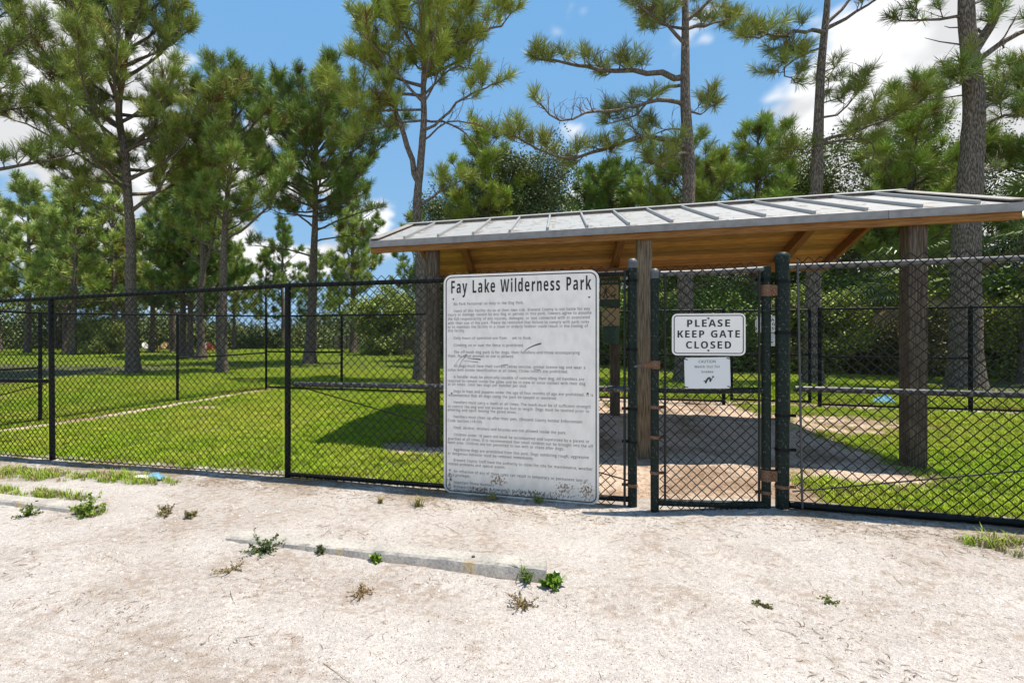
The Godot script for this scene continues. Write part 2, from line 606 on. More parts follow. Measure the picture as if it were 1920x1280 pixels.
# ---------------------------------------------------------------- fences
# chain link: zigzag wires between two points on the ground line, from lo to hi above them
func fabric(a: Vector3, b: Vector3, lo: float, hi_a: float, hi_b: float, pitch: float, r: float) -> ArrayMesh:
	var mb := MB.new()
	var along := b - a
	var flat := Vector3(along.x, 0, along.z).normalized()
	var nrm := flat.cross(Vector3.UP)
	var cols := int(along.length() / pitch)
	var rows := int((maxf(hi_a, hi_b) - lo) / pitch)
	var ring := [nrm * r, nrm * -0.5 * r + flat * r * 1.1, nrm * -0.5 * r - flat * r * 1.1]
	for k in cols - 1:
		var first := mb.v.size()
		for j in rows + 1:
			var f := (k + ((j + k) & 1)) * pitch / along.length()
			var p := a.lerp(b, f)
			var h := lo + (lerpf(hi_a, hi_b, f) - lo) * j / rows
			# the wires bulge a little past one another where they cross
			p += Vector3(0, h, 0) + nrm * (0.0018 if ((j + k) & 1) == 0 else -0.0018)
			p += nrm * noise_a.get_noise_2d(p.x * 90.0 + p.z * 70.0, p.y * 90.0) * 0.012
			p += flat * noise_b.get_noise_2d(p.x * 160.0 + p.z * 130.0, p.y * 160.0) * 0.006
			for q in 3:
				mb.vert(p + ring[q], ring[q].normalized())
		for j in rows:
			for q in 3:
				var c0 := first + j * 3 + q
				var c1 := first + j * 3 + (q + 1) % 3
				mb.ix.append_array(PackedInt32Array([c0, c0 + 3, c1, c1, c0 + 3, c1 + 3]))
	return mb.mesh()


func round_post(r: float, h: float, domed := true) -> ArrayMesh:
	var mb := MB.new()
	mb.tube(PackedVector3Array([Vector3(0, -0.1, 0), Vector3(0, h, 0)]), PackedFloat32Array([r, r]), 16)
	return mb.mesh()


func cap_mesh(r: float) -> ArrayMesh:
	var mb := MB.new()
	var p := PackedVector3Array()
	var q := PackedFloat32Array()
	for e in [[-0.045, 1.1], [-0.004, 1.12], [0.0, 1.1], [0.012, 1.0], [0.022, 0.8], [0.029, 0.5], [0.032, 0.05]]:
		p.push_back(Vector3(0, e[0], 0))
		q.push_back(r * e[1])
	mb.tube(p, q, 16)
	return mb.mesh()


func band(under: Node, at: Vector3, r: float, mat: Material, towards: Vector3) -> void:
	var mb := MB.new()
	mb.tube(PackedVector3Array([Vector3(0, -0.011, 0), Vector3(0, 0.011, 0)]), PackedFloat32Array([r + 0.004, r + 0.004]), 14)
	mb.box(facing(towards, Vector3.UP, towards.cross(Vector3.UP), towards * (r + 0.02)), Vector3(0.045, 0.021, 0.008))
	mb.rod(towards * (r + 0.03) - towards.cross(Vector3.UP) * 0.018, towards * (r + 0.03) + towards.cross(Vector3.UP) * 0.018, 0.006, 6)
	put("brace_band", mb.mesh(), mat, under, Transform3D(Basis(), at))


func rail(under: Node, called: String, a: Vector3, b: Vector3, r: float, mat: Material) -> void:
	var mb := MB.new()
	var p := PackedVector3Array()
	var q := PackedFloat32Array()
	for k in 9:
		var f := k / 8.0
		p.push_back(a.lerp(b, f) - a + Vector3(0, -0.004 * sin(f * PI), 0))
		q.push_back(r)
	mb.tube(p, q, 12)
	put(called, mb.mesh(), mat, under, Transform3D(Basis(), a))


func make_fences() -> void:
	# the front fence, left of the gate
	var t := thing("chain_link_fence", "black chain link fence along the sand, left of the gate behind the large rules sign", "fence", on(-8.2, 0))
	var o := t.position
	var xs := [-8.2, -5.29, -2.41, 0.545]
	var tops := [1.69, 1.728, 1.777, 1.78]
	for k in 3:
		var p := on(xs[k], 0)
		var r := 0.033 if k == 0 else 0.028
		put("post", round_post(r, tops[k] - p.y), M.black, t, Transform3D(Basis(Vector3.FORWARD, -0.012 if k == 1 else 0.0), p - o))
	var lp := on(xs[3], 0)
	var latch_post := put("post", round_post(0.033, 1.86 - lp.y), M.green_black, t, Transform3D(Basis(), lp - o))
	put("cap", cap_mesh(0.033), M.galvanised, latch_post, Transform3D(Basis(), Vector3(0, 1.86 - lp.y, 0)))
	for k in 3:
		var a := on(xs[k], 0.0)
		var b := on(xs[k + 1], 0.0)
		a.y = 0.0
		b.y = 0.0
		rail(t, "top_rail", a + Vector3(0, tops[k], 0) - o, b + Vector3(0, tops[k + 1], 0) - o, 0.021, M.black)
		var ga := on(xs[k], 0.0)
		var gb := on(xs[k + 1], 0.0)
		var f := put("chain_link", fabric(ga + Vector3(0, 0, 0.026), gb + Vector3(-0.06 if k == 2 else 0.0, 0, 0.026), 0.015, tops[k] + 0.055 - ga.y, tops[k + 1] + 0.055 - gb.y, 0.0359, 0.0041), M.wire, t, Transform3D(Basis(), -o))
		f.set_meta("kind", "stuff")
		if k < 2:
			rail(t, "tension_wire", ga + Vector3(0, 0.035, 0.02) - o, gb + Vector3(0, 0.03, 0.02) - o, 0.004, M.black)
	rail(t, "mid_rail", Vector3(-8.2, 0.8, 0) - o, Vector3(-5.29, 0.83, 0) - o, 0.021, M.black)
	rail(t, "mid_rail", Vector3(-2.33, 0.868, 0) - o, Vector3(0.545, 0.9, 0) - o, 0.024, M.black_worn)
	rail(t, "bottom_rail", Vector3(-2.41, 0.035, 0) - o, Vector3(0.545, 0.06, 0) - o, 0.021, M.black)
	rail(t, "truss_rod", Vector3(-2.38, 0.86, -0.03) - o, Vector3(0.54, 0.19, -0.03) - o, 0.0055, M.black)
	rail(t, "truss_rod", Vector3(-5.3, 0.83, -0.03) - o, Vector3(-8.2, 0.2, -0.03) - o, 0.0055, M.black)
	rail(t, "tension_bar", Vector3(0.487, 0.02, 0.022) - o, Vector3(0.487, 1.8, 0.022) - o, 0.009, M.wire)
	for y in [0.17, 0.5, 0.75, 1.2, 1.72]:
		band(t, Vector3(0.545, y, 0) - o, 0.033, M.rust if y < 0.3 else M.black, Vector3.LEFT)

	# right of the gate
	t = thing("chain_link_fence", "black chain link fence right of the gate with bare metal rails", "fence", on(1.525, 0))
	o = t.position
	var hinge_post := put("post", round_post(0.041, 1.86 - o.y), M.green_black, t)
	put("cap", cap_mesh(0.041), M.green_black, hinge_post, Transform3D(Basis(), Vector3(0, 1.86 - o.y, 0)))
	var ep := on(4.45, 0)
	put("post", round_post(0.033, 1.8 - ep.y), M.black, t, Transform3D(Basis(), ep - o))
	rail(t, "top_rail", Vector3(1.525, 1.783, 0) - o, Vector3(4.45, 1.795, 0) - o, 0.021, M.galvanised)
	rail(t, "mid_rail", Vector3(1.6, 0.93, 0) - o, Vector3(4.45, 0.92, 0) - o, 0.021, M.black_worn)
	rail(t, "bottom_rail", Vector3(1.56, 0.122, 0.02) - o, Vector3(4.45, 0.118, 0.02) - o, 0.026, M.black)
	rail(t, "truss_rod", Vector3(1.6, 0.2, -0.03) - o, Vector3(4.4, 0.74, -0.03) - o, 0.0055, M.wire)
	rail(t, "tension_bar", Vector3(1.605, 1.82, 0.03) - o, Vector3(1.625, 0.11, 0.05) - o, 0.007, M.bar)
	var ff := put("chain_link", fabric(on(1.6, 0.026), on(4.45, 0.026), 0.03, 1.842 - o.y, 1.85 - ep.y, 0.0359, 0.0041), M.wire, t, Transform3D(Basis(), -o))
	ff.set_meta("kind", "stuff")
	for y in [0.24, 0.5, 0.74, 1.32, 1.68]:
		band(t, Vector3(1.525, y, 0) - o, 0.041, M.rust if y < 0.3 else M.black, Vector3.RIGHT)

	# the side fence, which runs back from the left end
	t = thing("chain_link_fence", "black side fence running back across the lawn from the left edge of the photo", "fence", on(-8.2, 0))
	o = t.position
	var pts := [Vector3(-8.2, 0, 0.0), Vector3(-7.93, 0, -1.75), Vector3(-7.4, 0, -4.0), Vector3(-6.68, 0, -5.95)]
	for k in 4:
		var p := on(pts[k].x, pts[k].z)
		if k:
			put("post", round_post(0.028, 1.74 if k < 3 else 1.8), M.black, t, Transform3D(Basis(), p - o))
		if k < 3:
			var q := on(pts[k + 1].x, pts[k + 1].z)
			rail(t, "top_rail", p + Vector3(0, 1.74, 0) - o, q + Vector3(0, 1.74, 0) - o, 0.018, M.black)
			rail(t, "tension_wire", p + Vector3(0, 0.05, 0) - o, q + Vector3(0, 0.05, 0) - o, 0.006, M.black)
			var f := put("chain_link", fabric(p, q, 0.01, 1.77, 1.77, 0.0359, 0.0027), M.wire, t, Transform3D(Basis(), -o))
			f.set_meta("kind", "stuff")
			if k != 1:
				rail(t, "mid_rail", p + Vector3(0, 0.87, 0) - o, q + Vector3(0, 0.87, 0) - o, 0.018, M.black)
	rail(t, "truss_rod", on(-7.93, -1.75, 0.85) - o, on(-8.2, 0, 0.15) - o, 0.005, M.black)

	# the back fence, left of the back gate
	back_fence("black back fence behind the lawn, between the side fence corner and the back gate", [-6.68, -4.75, -2.3, 0.2, 2.95], 0)
	back_fence("black back fence right of the back gate, in front of the thick pine trunk", [4.45, 6.55, 9.2], 1)

	# the back gate
	t = thing("gate", "black back gate behind the shelter, with two small signs", "gate", on(3.05, -6.0))
	o = t.position
	for x in [3.08, 4.3]:
		rail(t, "stile", on(x, -6.0, 0.08) - o, on(x, -6.0, 1.74) - o, 0.024, M.black)
	for y in [0.1, 0.93, 1.72]:
		rail(t, "rail", on(3.08, -6.0, y) - o, on(4.3, -6.0, y) - o, 0.02, M.black)
	var g := put("chain_link", fabric(on(3.08, -6.0), on(4.3, -6.0), 0.1, 1.74, 1.74, 0.0359, 0.0027), M.wire, t, Transform3D(Basis(), -o))
	g.set_meta("kind", "stuff")

	# the grey run of fence far off on the lawn
	t = thing("chain_link_fence", "distant grey chain link fence running away over the sunny lawn", "fence", on(-9.5, -25.0))
	o = t.position
	var far := []
	for k in 10:
		far.push_back(on(lerpf(-6.2, -28.0, k / 9.0), lerpf(-23.5, -52.0, k / 9.0)))
	for k in 10:
		put("post", round_post(0.035, 1.8), M.black, t, Transform3D(Basis(), far[k] - o))
		if k < 9:
			rail(t, "top_rail", far[k] + Vector3(0, 1.76, 0) - o, far[k + 1] + Vector3(0, 1.76, 0) - o, 0.022, M.wire)
			rail(t, "bottom_rail", far[k] + Vector3(0, 0.05, 0) - o, far[k + 1] + Vector3(0, 0.05, 0) - o, 0.022, M.wire)
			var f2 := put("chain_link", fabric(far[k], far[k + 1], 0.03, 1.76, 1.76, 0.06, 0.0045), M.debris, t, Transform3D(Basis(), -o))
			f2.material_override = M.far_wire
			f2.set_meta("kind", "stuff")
	# its side that comes towards the right, seen between the sign and the pine
	var c := on(1.0, -20.5)
	put("post", round_post(0.035, 1.8), M.black, t, Transform3D(Basis(), c - o))
	rail(t, "top_rail", far[0] + Vector3(0, 1.76, 0) - o, c + Vector3(0, 1.76, 0) - o, 0.022, M.wire)
	rail(t, "mid_rail", far[0] + Vector3(0, 0.9, 0) - o, c + Vector3(0, 0.9, 0) - o, 0.022, M.wire)
	var f3 := put("chain_link", fabric(far[0], c, 0.03, 1.76, 1.76, 0.06, 0.004), M.wire, t, Transform3D(Basis(), -o))
	f3.set_meta("kind", "stuff")


func back_fence(label: String, xs: Array, which: int) -> void:
	var t := thing("chain_link_fence", label, "fence", on(xs[0], -6.0))
	var o := t.position
	for k in xs.size():
		if which == 1 or k > 0:
			put("post", round_post(0.03, 1.76), M.black, t, Transform3D(Basis(), on(xs[k], -6.0) - o))
		if k < xs.size() - 1:
			var p := on(xs[k], -6.0)
			var q := on(xs[k + 1], -6.0)
			rail(t, "top_rail", p + Vector3(0, 1.74, 0) - o, q + Vector3(0, 1.74, 0) - o, 0.02, M.black)
			rail(t, "bottom_rail", p + Vector3(0, 0.06, 0) - o, q + Vector3(0, 0.06, 0) - o, 0.018, M.black)
			if k != 1:
				rail(t, "mid_rail", p + Vector3(0, 0.9, 0) - o, q + Vector3(0, 0.9, 0) - o, 0.02, M.black)
			var f := put("chain_link", fabric(p, q, 0.02, 1.77, 1.77, 0.0359, 0.0027), M.wire, t, Transform3D(Basis(), -o))
			f.set_meta("kind", "stuff")


func make_gate() -> void:
	var a := Vector3(0.684, 0, 0.09)
	var b := Vector3(1.426, 0, 0.0)
	var x := (b - a).normalized()
	var w := (b - a).length()
	var z := x.cross(Vector3.UP)
	var t := thing("gate", "black chain link entrance gate standing slightly open beside the wooden post", "gate", Vector3(a.x, 0.0, a.z))
	t.basis = Basis(x, Vector3.UP, z)
	# from here on in the gate's own axes: x to the hinges, y up, z towards the lot
	rail(t, "stile", Vector3(0, 0.0, 0), Vector3(0, 1.765, 0), 0.029, M.green_black)
	rail(t, "stile", Vector3(w, 0.065, 0), Vector3(w, 1.79, 0), 0.029, M.green_black)
	put("cap", cap_mesh(0.029), M.galvanised, t, Transform3D(Basis(), Vector3(0, 1.765, 0)))
	rail(t, "top_rail", Vector3(0.03, 1.755, 0), Vector3(w, 1.775, 0), 0.02, M.galvanised)
	rail(t, "mid_rail", Vector3(0.03, 0.905, 0), Vector3(w, 0.915, 0), 0.022, M.green_black)
	rail(t, "bottom_rail", Vector3(0.03, 0.085, 0), Vector3(w, 0.1, 0), 0.026, M.green_black)
	rail(t, "tension_bar", Vector3(0.065, 0.09, 0.02), Vector3(0.065, 1.75, 0.02), 0.008, M.wire)
	rail(t, "tension_bar", Vector3(w - 0.055, 0.09, 0.02), Vector3(w - 0.055, 1.76, 0.02), 0.008, M.wire)
	var f := put("chain_link", fabric(Vector3(0.03, 0, 0.024), Vector3(w - 0.01, 0, 0.024), 0.045, 1.805, 1.825, 0.0359, 0.0041), M.wire, t)
	f.set_meta("kind", "stuff")
	for y in [0.3, 0.56, 0.78]:
		band(t, Vector3(0, y, 0), 0.029, M.rust, Vector3.RIGHT)
	for y in [0.19, 1.7]:
		band(t, Vector3(w, y, 0), 0.029, M.rust if y < 1.0 else M.black, Vector3.LEFT)
	# strap hinges
	for y in [0.31, 1.62]:
		var mb := MB.new()
		mb.tube(PackedVector3Array([Vector3(0, -0.04, 0), Vector3(0, 0.04, 0)]), PackedFloat32Array([0.034, 0.034]), 14)
		mb.box(Transform3D(Basis(), Vector3(0.06, 0.0, 0.022)), Vector3(0.12, 0.075, 0.008), 0.002)
		mb.box(Transform3D(Basis(), Vector3(0.06, 0.0, -0.022)), Vector3(0.12, 0.075, 0.008), 0.002)
		mb.rod(Vector3(0.035, 0, -0.035), Vector3(0.035, 0, 0.035), 0.01, 6)
		put("hinge", mb.mesh(), M.rust, t, Transform3D(Basis(), Vector3(w, y, 0)))
	# fork latch, with a bright worn lever
	var lm := MB.new()
	lm.box(Transform3D(Basis(), Vector3(-0.05, 0, 0.0)), Vector3(0.1, 0.035, 0.05), 0.004)
	lm.tube(PackedVector3Array([Vector3(0, -0.03, 0), Vector3(0, 0.03, 0)]), PackedFloat32Array([0.034, 0.034]), 14)
	lm.rod(Vector3(-0.06, 0, -0.025), Vector3(-0.06, 0, 0.035), 0.008, 8)
	var l := put("latch", lm.mesh(), M.rust, t, Transform3D(Basis(), Vector3(0, 1.09, 0.01)))
	var hm := MB.new()
	hm.rod(Vector3(0, 0, 0), Vector3(-0.055, -0.014, 0.01), 0.008, 8)
	put("lever", hm.mesh(), M.galvanised, l, Transform3D(Basis(), Vector3(-0.1, 0, 0.03)))


# ---------------------------------------------------------------- signs
func rounded(w: float, h: float, r: float) -> PackedVector3Array:
	var p := PackedVector3Array()
	for q in [[1, 1, 0.0], [-1, 1, 0.5], [-1, -1, 1.0], [1, -1, 1.5]]:
		for k in 7:
			var a: float = PI * (q[2] + k / 12.0)
			p.push_back(Vector3(q[0] * (w / 2 - r) + cos(a) * r, q[1] * (h / 2 - r) + sin(a) * r, 0))
	return p


# a plate in the x-y plane, its front at z = 0
func plate(w: float, h: float, r: float, thick: float) -> ArrayMesh:
	var mb := MB.new()
	mb.with_uv = true
	var p := rounded(w, h, r)
	var u := PackedVector2Array()
	for e in p:
		u.push_back(Vector2(e.x / w + 0.5, 0.5 - e.y / h))
	mb.poly(p, Vector3.BACK, u)
	var back := PackedVector3Array()
	for e in p:
		back.push_back(e - Vector3(0, 0, thick))
	mb.poly(back, Vector3.FORWARD, u)
	for k in p.size():
		var j := (k + 1) % p.size()
		mb.poly(PackedVector3Array([p[k], p[j], back[j], back[k]]), p[k])
	return mb.mesh()


# a printed line that follows the edge of a plate
func border(w: float, h: float, r: float, inset: float, wide: float) -> ArrayMesh:
	var mb := MB.new()
	var a := rounded(w - 2 * inset, h - 2 * inset, maxf(r - inset, 0.005))
	var b := rounded(w - 2 * (inset + wide), h - 2 * (inset + wide), maxf(r - inset - wide, 0.003))
	for k in a.size():
		var j := (k + 1) % a.size()
		mb.poly(PackedVector3Array([a[k], a[j], b[j], b[k]]), Vector3.BACK)
	return mb.mesh()


var fonts := {}


# one line of lettering: its baseline starts at (x, y); scaled to cap height and to a width
func lettering(under: Node, called: String, text: String, bold: bool, x: float, y: float, cap: float, width: float, mat: Material, centred := false) -> void:
	if not fonts.has(bold):
		var sf := SystemFont.new()
		sf.font_names = PackedStringArray(["Droid Sans"])
		sf.font_weight = 700 if bold else 400
		var fv := FontVariation.new()
		fv.base_font = sf
		fv.spacing_glyph = 4 if bold else 3
		fv.spacing_space = 8
		fonts[bold] = fv
	var tm := TextMesh.new()
	tm.font = fonts[bold]
	tm.text = text
	tm.font_size = 48
	tm.pixel_size = 0.01
	tm.depth = 0.0
	tm.curve_step = 3.0
	tm.horizontal_alignment = HORIZONTAL_ALIGNMENT_LEFT
	tm.vertical_alignment = VERTICAL_ALIGNMENT_TOP
	var asc: float = fonts[bold].get_ascent(48) * 0.01
	var box := tm.get_aabb()
	var sy := cap / (0.714 * 0.48)
	var sx := sy if width <= 0.0 else width / maxf(box.size.x, 0.001)
	var left := x - box.position.x * sx
	if centred:
		left = x - (box.position.x + box.size.x / 2.0) * sx
	put(called, tm, mat, under, Transform3D(Basis(Vector3(sx, 0, 0), Vector3(0, sy, 0), Vector3(0, 0, 1)), Vector3(left, y + asc * sy, 0.0012)))


func bolts(under: Node, where: Array, mat: Material) -> void:
	for p in where:
		var mb := MB.new()
		mb.tube(PackedVector3Array([Vector3.ZERO, Vector3(0, 0, 0.003), Vector3(0, 0, 0.006)]), PackedFloat32Array([0.0072, 0.0065, 0.002]), 8)
		put("bolt", mb.mesh(), mat, under, Transform3D(Basis(), Vector3(p[0], p[1], 0.0)))


func stained(w: int, h: int) -> ImageTexture:
	var im := Image.create(w, h, false, Image.FORMAT_RGB8)
	var f := FastNoiseLite.new()
	f.seed = 77
	f.frequency = 0.035
	f.fractal_octaves = 4
	var clean := lin(0.93, 0.855, 0.76)
	var grime := lin(0.42, 0.4, 0.36)
	var rust := lin(0.17, 0.1, 0.06)
	for j in h:
		for i in w:
			var u := float(i) / w
			var v := float(j) / h
			var n := f.get_noise_2d(i * 1.3, j * 0.8)
			var c := clean.lerp(grime, clampf(0.06 + n * 0.18 + 0.45 * smoothstep(0.86, 1.0, v), 0.0, 0.7))
			# mud and rust splashed on the lower edge, most of it at three places
			var m := 0.0
			for s in [[0.37, 0.925, 0.07, 0.03], [0.79, 0.935, 0.07, 0.03], [0.92, 0.945, 0.06, 0.05], [0.04, 0.94, 0.02, 0.06], [0.6, 0.97, 0.3, 0.02], [0.25, 0.975, 0.14, 0.02]]:
				m = maxf(m, 1.0 - Vector2((u - s[0]) / s[2], (v - s[1]) / s[3]).length())
			var k := f.get_noise_2d(i * 6.0 + 300.0, j * 4.0)
			c = c.lerp(rust, smoothstep(0.12, 0.3, k + m * 0.45 - 0.16) * smoothstep(0.0, 0.25, m) * 0.8)
			im.set_pixel(i, j, c)
	return ImageTexture.create_from_image(im)


func make_rules_sign() -> void:
	var w := 1.22
	var h := 1.805
	var t := thing("rules_sign", "large white park rules sign headed Fay Lake Wilderness Park, standing against the fence", "sign", Vector3(-0.918, 0.0, 0.045))
	var m := plain(Color(1, 1, 1), 0.42)
	m.albedo_texture = stained(300, 444)
	put("panel", plate(w, h, 0.07, 0.004), m, t, Transform3D(Basis(), Vector3(w / 2, 0.005 + h / 2, 0)))
	put("border_line", border(w, h, 0.07, 0.017, 0.008), M.ink, t, Transform3D(Basis(), Vector3(w / 2, 0.005 + h / 2, 0.001)))
	lettering(t, "title", "Fay Lake Wilderness Park", true, 0.064, 1.657, 0.102, 1.1, M.ink)
	var lines := [
		["No Park Personnel on duty in the Dog Park.", 1, 1.56, 0.654],
		["Users of this Facility do so at their own risk. Brevard County is not liable for any", 1, 1.503, 1.154],
		["injury or damage caused by any dog or person in this park. Owners agree to assume", 0, 1.472, 1.164],
		["the full responsibility of any injuries, damages, or loss connected with or associated", 0, 1.437, 1.152],
		["with their use of the park. Please be reminded that failure to comply with park rules", 0, 1.403, 1.147],
		["or to maintain the facility in a clean or orderly fashion could result in the closing of", 0, 1.371, 1.14],
		["this facility.", 0, 1.34, 0.18],
		["Daily hours of operation are from    am to Dusk.", 1, 1.279, 0.715],
		["Climbing on or over the fence is prohibited.", 1, 1.22, 0.654],
		["The off-leash dog park is for dogs, their handlers and those accompanying", 1, 1.164, 1.079],
		["them. No other animals or use is allowed.", 0, 1.132, 0.579],
		["All dogs must have their current rabies vaccine, animal license tag and wear a", 1, 1.05, 1.119],
		["collar with visible identification at all times. Choke collars are prohibited.", 0, 1.016, 0.992],
		["A handler must be physically capable of controlling their dog. All handlers are", 1, 0.96, 1.111],
		["required to remain inside the gates and be in view or voice contact with their dog", 0, 0.926, 1.12],
		["at all times. Limit two dogs per handler per visit.", 0, 0.897, 0.679],
		["Dogs in heat and puppies under the age of four months of age are prohibited. It is", 1, 0.841, 1.177],
		["recommended that all dogs using the park be spayed or neutered.", 0, 0.807, 0.911],
		["Handlers must carry a leash at all times. The leash must be of sufficient strength", 1, 0.75, 1.158],
		["to control the dog and not exceed six foot in length. Dogs must be leashed prior to", 0, 0.715, 1.146],
		["entering and upon leaving the gated areas.", 0, 0.686, 0.599],
		["Handlers must clean up after their pets. (Brevard County Animal Enforcement", 1, 0.631, 1.099],
		["Code Section (14-59).", 0, 0.597, 0.326],
		["Food, alcohol, strollers and bicycles are not allowed inside the park.", 1, 0.541, 0.979],
		["Children under 18 years old must be accompanied and supervised by a parent or", 1, 0.483, 1.15],
		["guardian at all times. It is recommended that small children not be brought into the off", 0, 0.448, 1.177],
		["leash area. Children are not permitted to run with or chase after dogs.", 0, 0.416, 0.961],
		["Aggressive dogs are prohibited from this park. Dogs exhibiting rough, aggressive", 1, 0.36, 1.145],
		["or dangerous behavior must be removed immediately.", 0, 0.326, 0.731],
		["Brevard County Staff have the authority to close the site for maintenance, weather", 1, 0.273, 1.173],
		["related problems and special events.", 0, 0.24, 0.511],
		["An infraction of any of these rules can result in temporary or permanent loss of", 1, 0.181, 1.137],
		["park privileges.", 0, 0.148, 0.225],
		["Important Phone Numbers", 1, 0.089, 0.415],
		["Brevard County Parks & Recreation M-F 8am-5pm", 1, 0.055, 0.74],
		["After hours, weekend and holidays - Animal Services 633-2024", 1, 0.026, 0.912],
	]
	for l in lines:
		var x := 0.086 if l[1] == 1 else 0.036
		lettering(t, "text_line", l[0], false, x, l[2] - 0.002, 0.0225, l[3] - x, M.ink)
	bolts(t, [[0.082, 1.61], [1.148, 1.6], [0.068, 0.83], [1.138, 0.86], [0.06, 0.12], [1.14, 0.14]], M.debris_dark)
	# scrapes in the paint
	for s in [[0.66, 1.182, 0.7, 1.222, 0.79, 1.244, 0.0055], [0.1, 1.07, 0.13, 1.13, 0.2, 1.155, 0.0022], [0.12, 1.03, 0.145, 1.1, 0.19, 1.14, 0.002], [0.2, 1.122, 0.26, 1.118, 0.31, 1.113, 0.0045], [0.17, 1.1, 0.24, 1.096, 0.29, 1.09, 0.0025], [0.47, 1.066, 0.5, 1.073, 0.53, 1.074, 0.003], [0.73, 1.043, 0.75, 1.037, 0.78, 1.036, 0.003]]:
		var p := PackedVector3Array()
		var r := PackedFloat32Array()
		for k in 9:
			var f := k / 8.0
			var a := Vector2(s[0], s[1]).lerp(Vector2(s[2], s[3]), f)
			var b := Vector2(s[2], s[3]).lerp(Vector2(s[4], s[5]), f)
			var q := a.lerp(b, f)
			p.push_back(Vector3(q.x, q.y, 0.0))
			r.push_back(s[6] * (0.35 + 0.65 * f))
		var mb := MB.new()
		for k in 8:
			var d := (p[k + 1] - p[k]).normalized().cross(Vector3.BACK)
			mb.poly(PackedVector3Array([p[k] + d * r[k], p[k + 1] + d * r[k + 1], p[k + 1] - d * r[k + 1], p[k] - d * r[k]]), Vector3.BACK)
		put("scrape", mb.mesh(), M.debris_dark, t, Transform3D(Basis(), Vector3(0, 0, 0.0022)))


func gate_sign(t: Node3D) -> void:
	put("panel", plate(0.49, 0.3, 0.036, 0.003), M.white, t)
	put("border_line", border(0.49, 0.3, 0.036, 0.012, 0.006), M.ink, t, Transform3D(Basis(), Vector3(0, 0, 0.001)))
	lettering(t, "text_line", "PLEASE", true, 0, 0.055, 0.05, 0.285, M.ink, true)
	lettering(t, "text_line", "KEEP GATE", true, 0, -0.022, 0.05, 0.415, M.ink, true)
	lettering(t, "text_line", "CLOSED", true, 0, -0.1, 0.05, 0.3, M.ink, true)
	bolts(t, [[0.0, 0.115], [0.0, -0.115]], M.debris_dark)


func snake(under: Node, at: Vector3, s: float) -> void:
	var mb := MB.new()
	var p := PackedVector3Array()
	for k in 25:
		var f := k / 24.0
		p.push_back(Vector3(lerpf(-0.03, 0.028, f) + 0.006 * sin(f * 13.0), lerpf(-0.012, 0.016, f) + 0.021 * cos(f * 11.5) * (0.5 + 0.5 * f), 0) * s)
	for k in 24:
		var d := (p[k + 1] - p[k]).normalized().cross(Vector3.BACK) * s * 0.0048 * (0.35 + 0.9 * sin(PI * clampf(k / 24.0 + 0.05, 0, 1)))
		mb.poly(PackedVector3Array([p[k] + d, p[k + 1] + d, p[k + 1] - d, p[k] - d]), Vector3.BACK)
	mb.poly(PackedVector3Array([p[24] + Vector3(-0.004, 0.006, 0) * s, p[24] + Vector3(0.007, 0.004, 0) * s, p[24] + Vector3(0.006, -0.005, 0) * s, p[24] + Vector3(-0.004, -0.004, 0) * s]), Vector3.BACK)
	put("snake_print", mb.mesh(), M.ink, under, Transform3D(Basis(), at))


func snake_sheet(t: Node3D) -> void:
	put("sheet", plate(0.305, 0.222, 0.015, 0.001), M.paper, t)
	lettering(t, "text_line", "CAUTION", false, 0, 0.072, 0.019, 0.112, M.ink, true)
	lettering(t, "text_line", "Watch Out For", false, 0, 0.036, 0.018, 0.17, M.ink, true)
	lettering(t, "text_line", "Snakes", false, 0, 0.0, 0.017, 0.08, M.ink, true)
	snake(t, Vector3(0.005, -0.055, 0.0012), 1.05)
	for p in [[-0.145, 0.1], [0.145, 0.1], [-0.145, -0.1], [0.145, -0.1]]:
		var mb := MB.new()
		mb.rod(Vector3(-0.014, 0.004, 0), Vector3(0.014, -0.004, 0), 0.0035, 6)
		put("tie", mb.mesh(), M.ink, t, Transform3D(Basis(), Vector3(p[0], p[1], 0.002)))


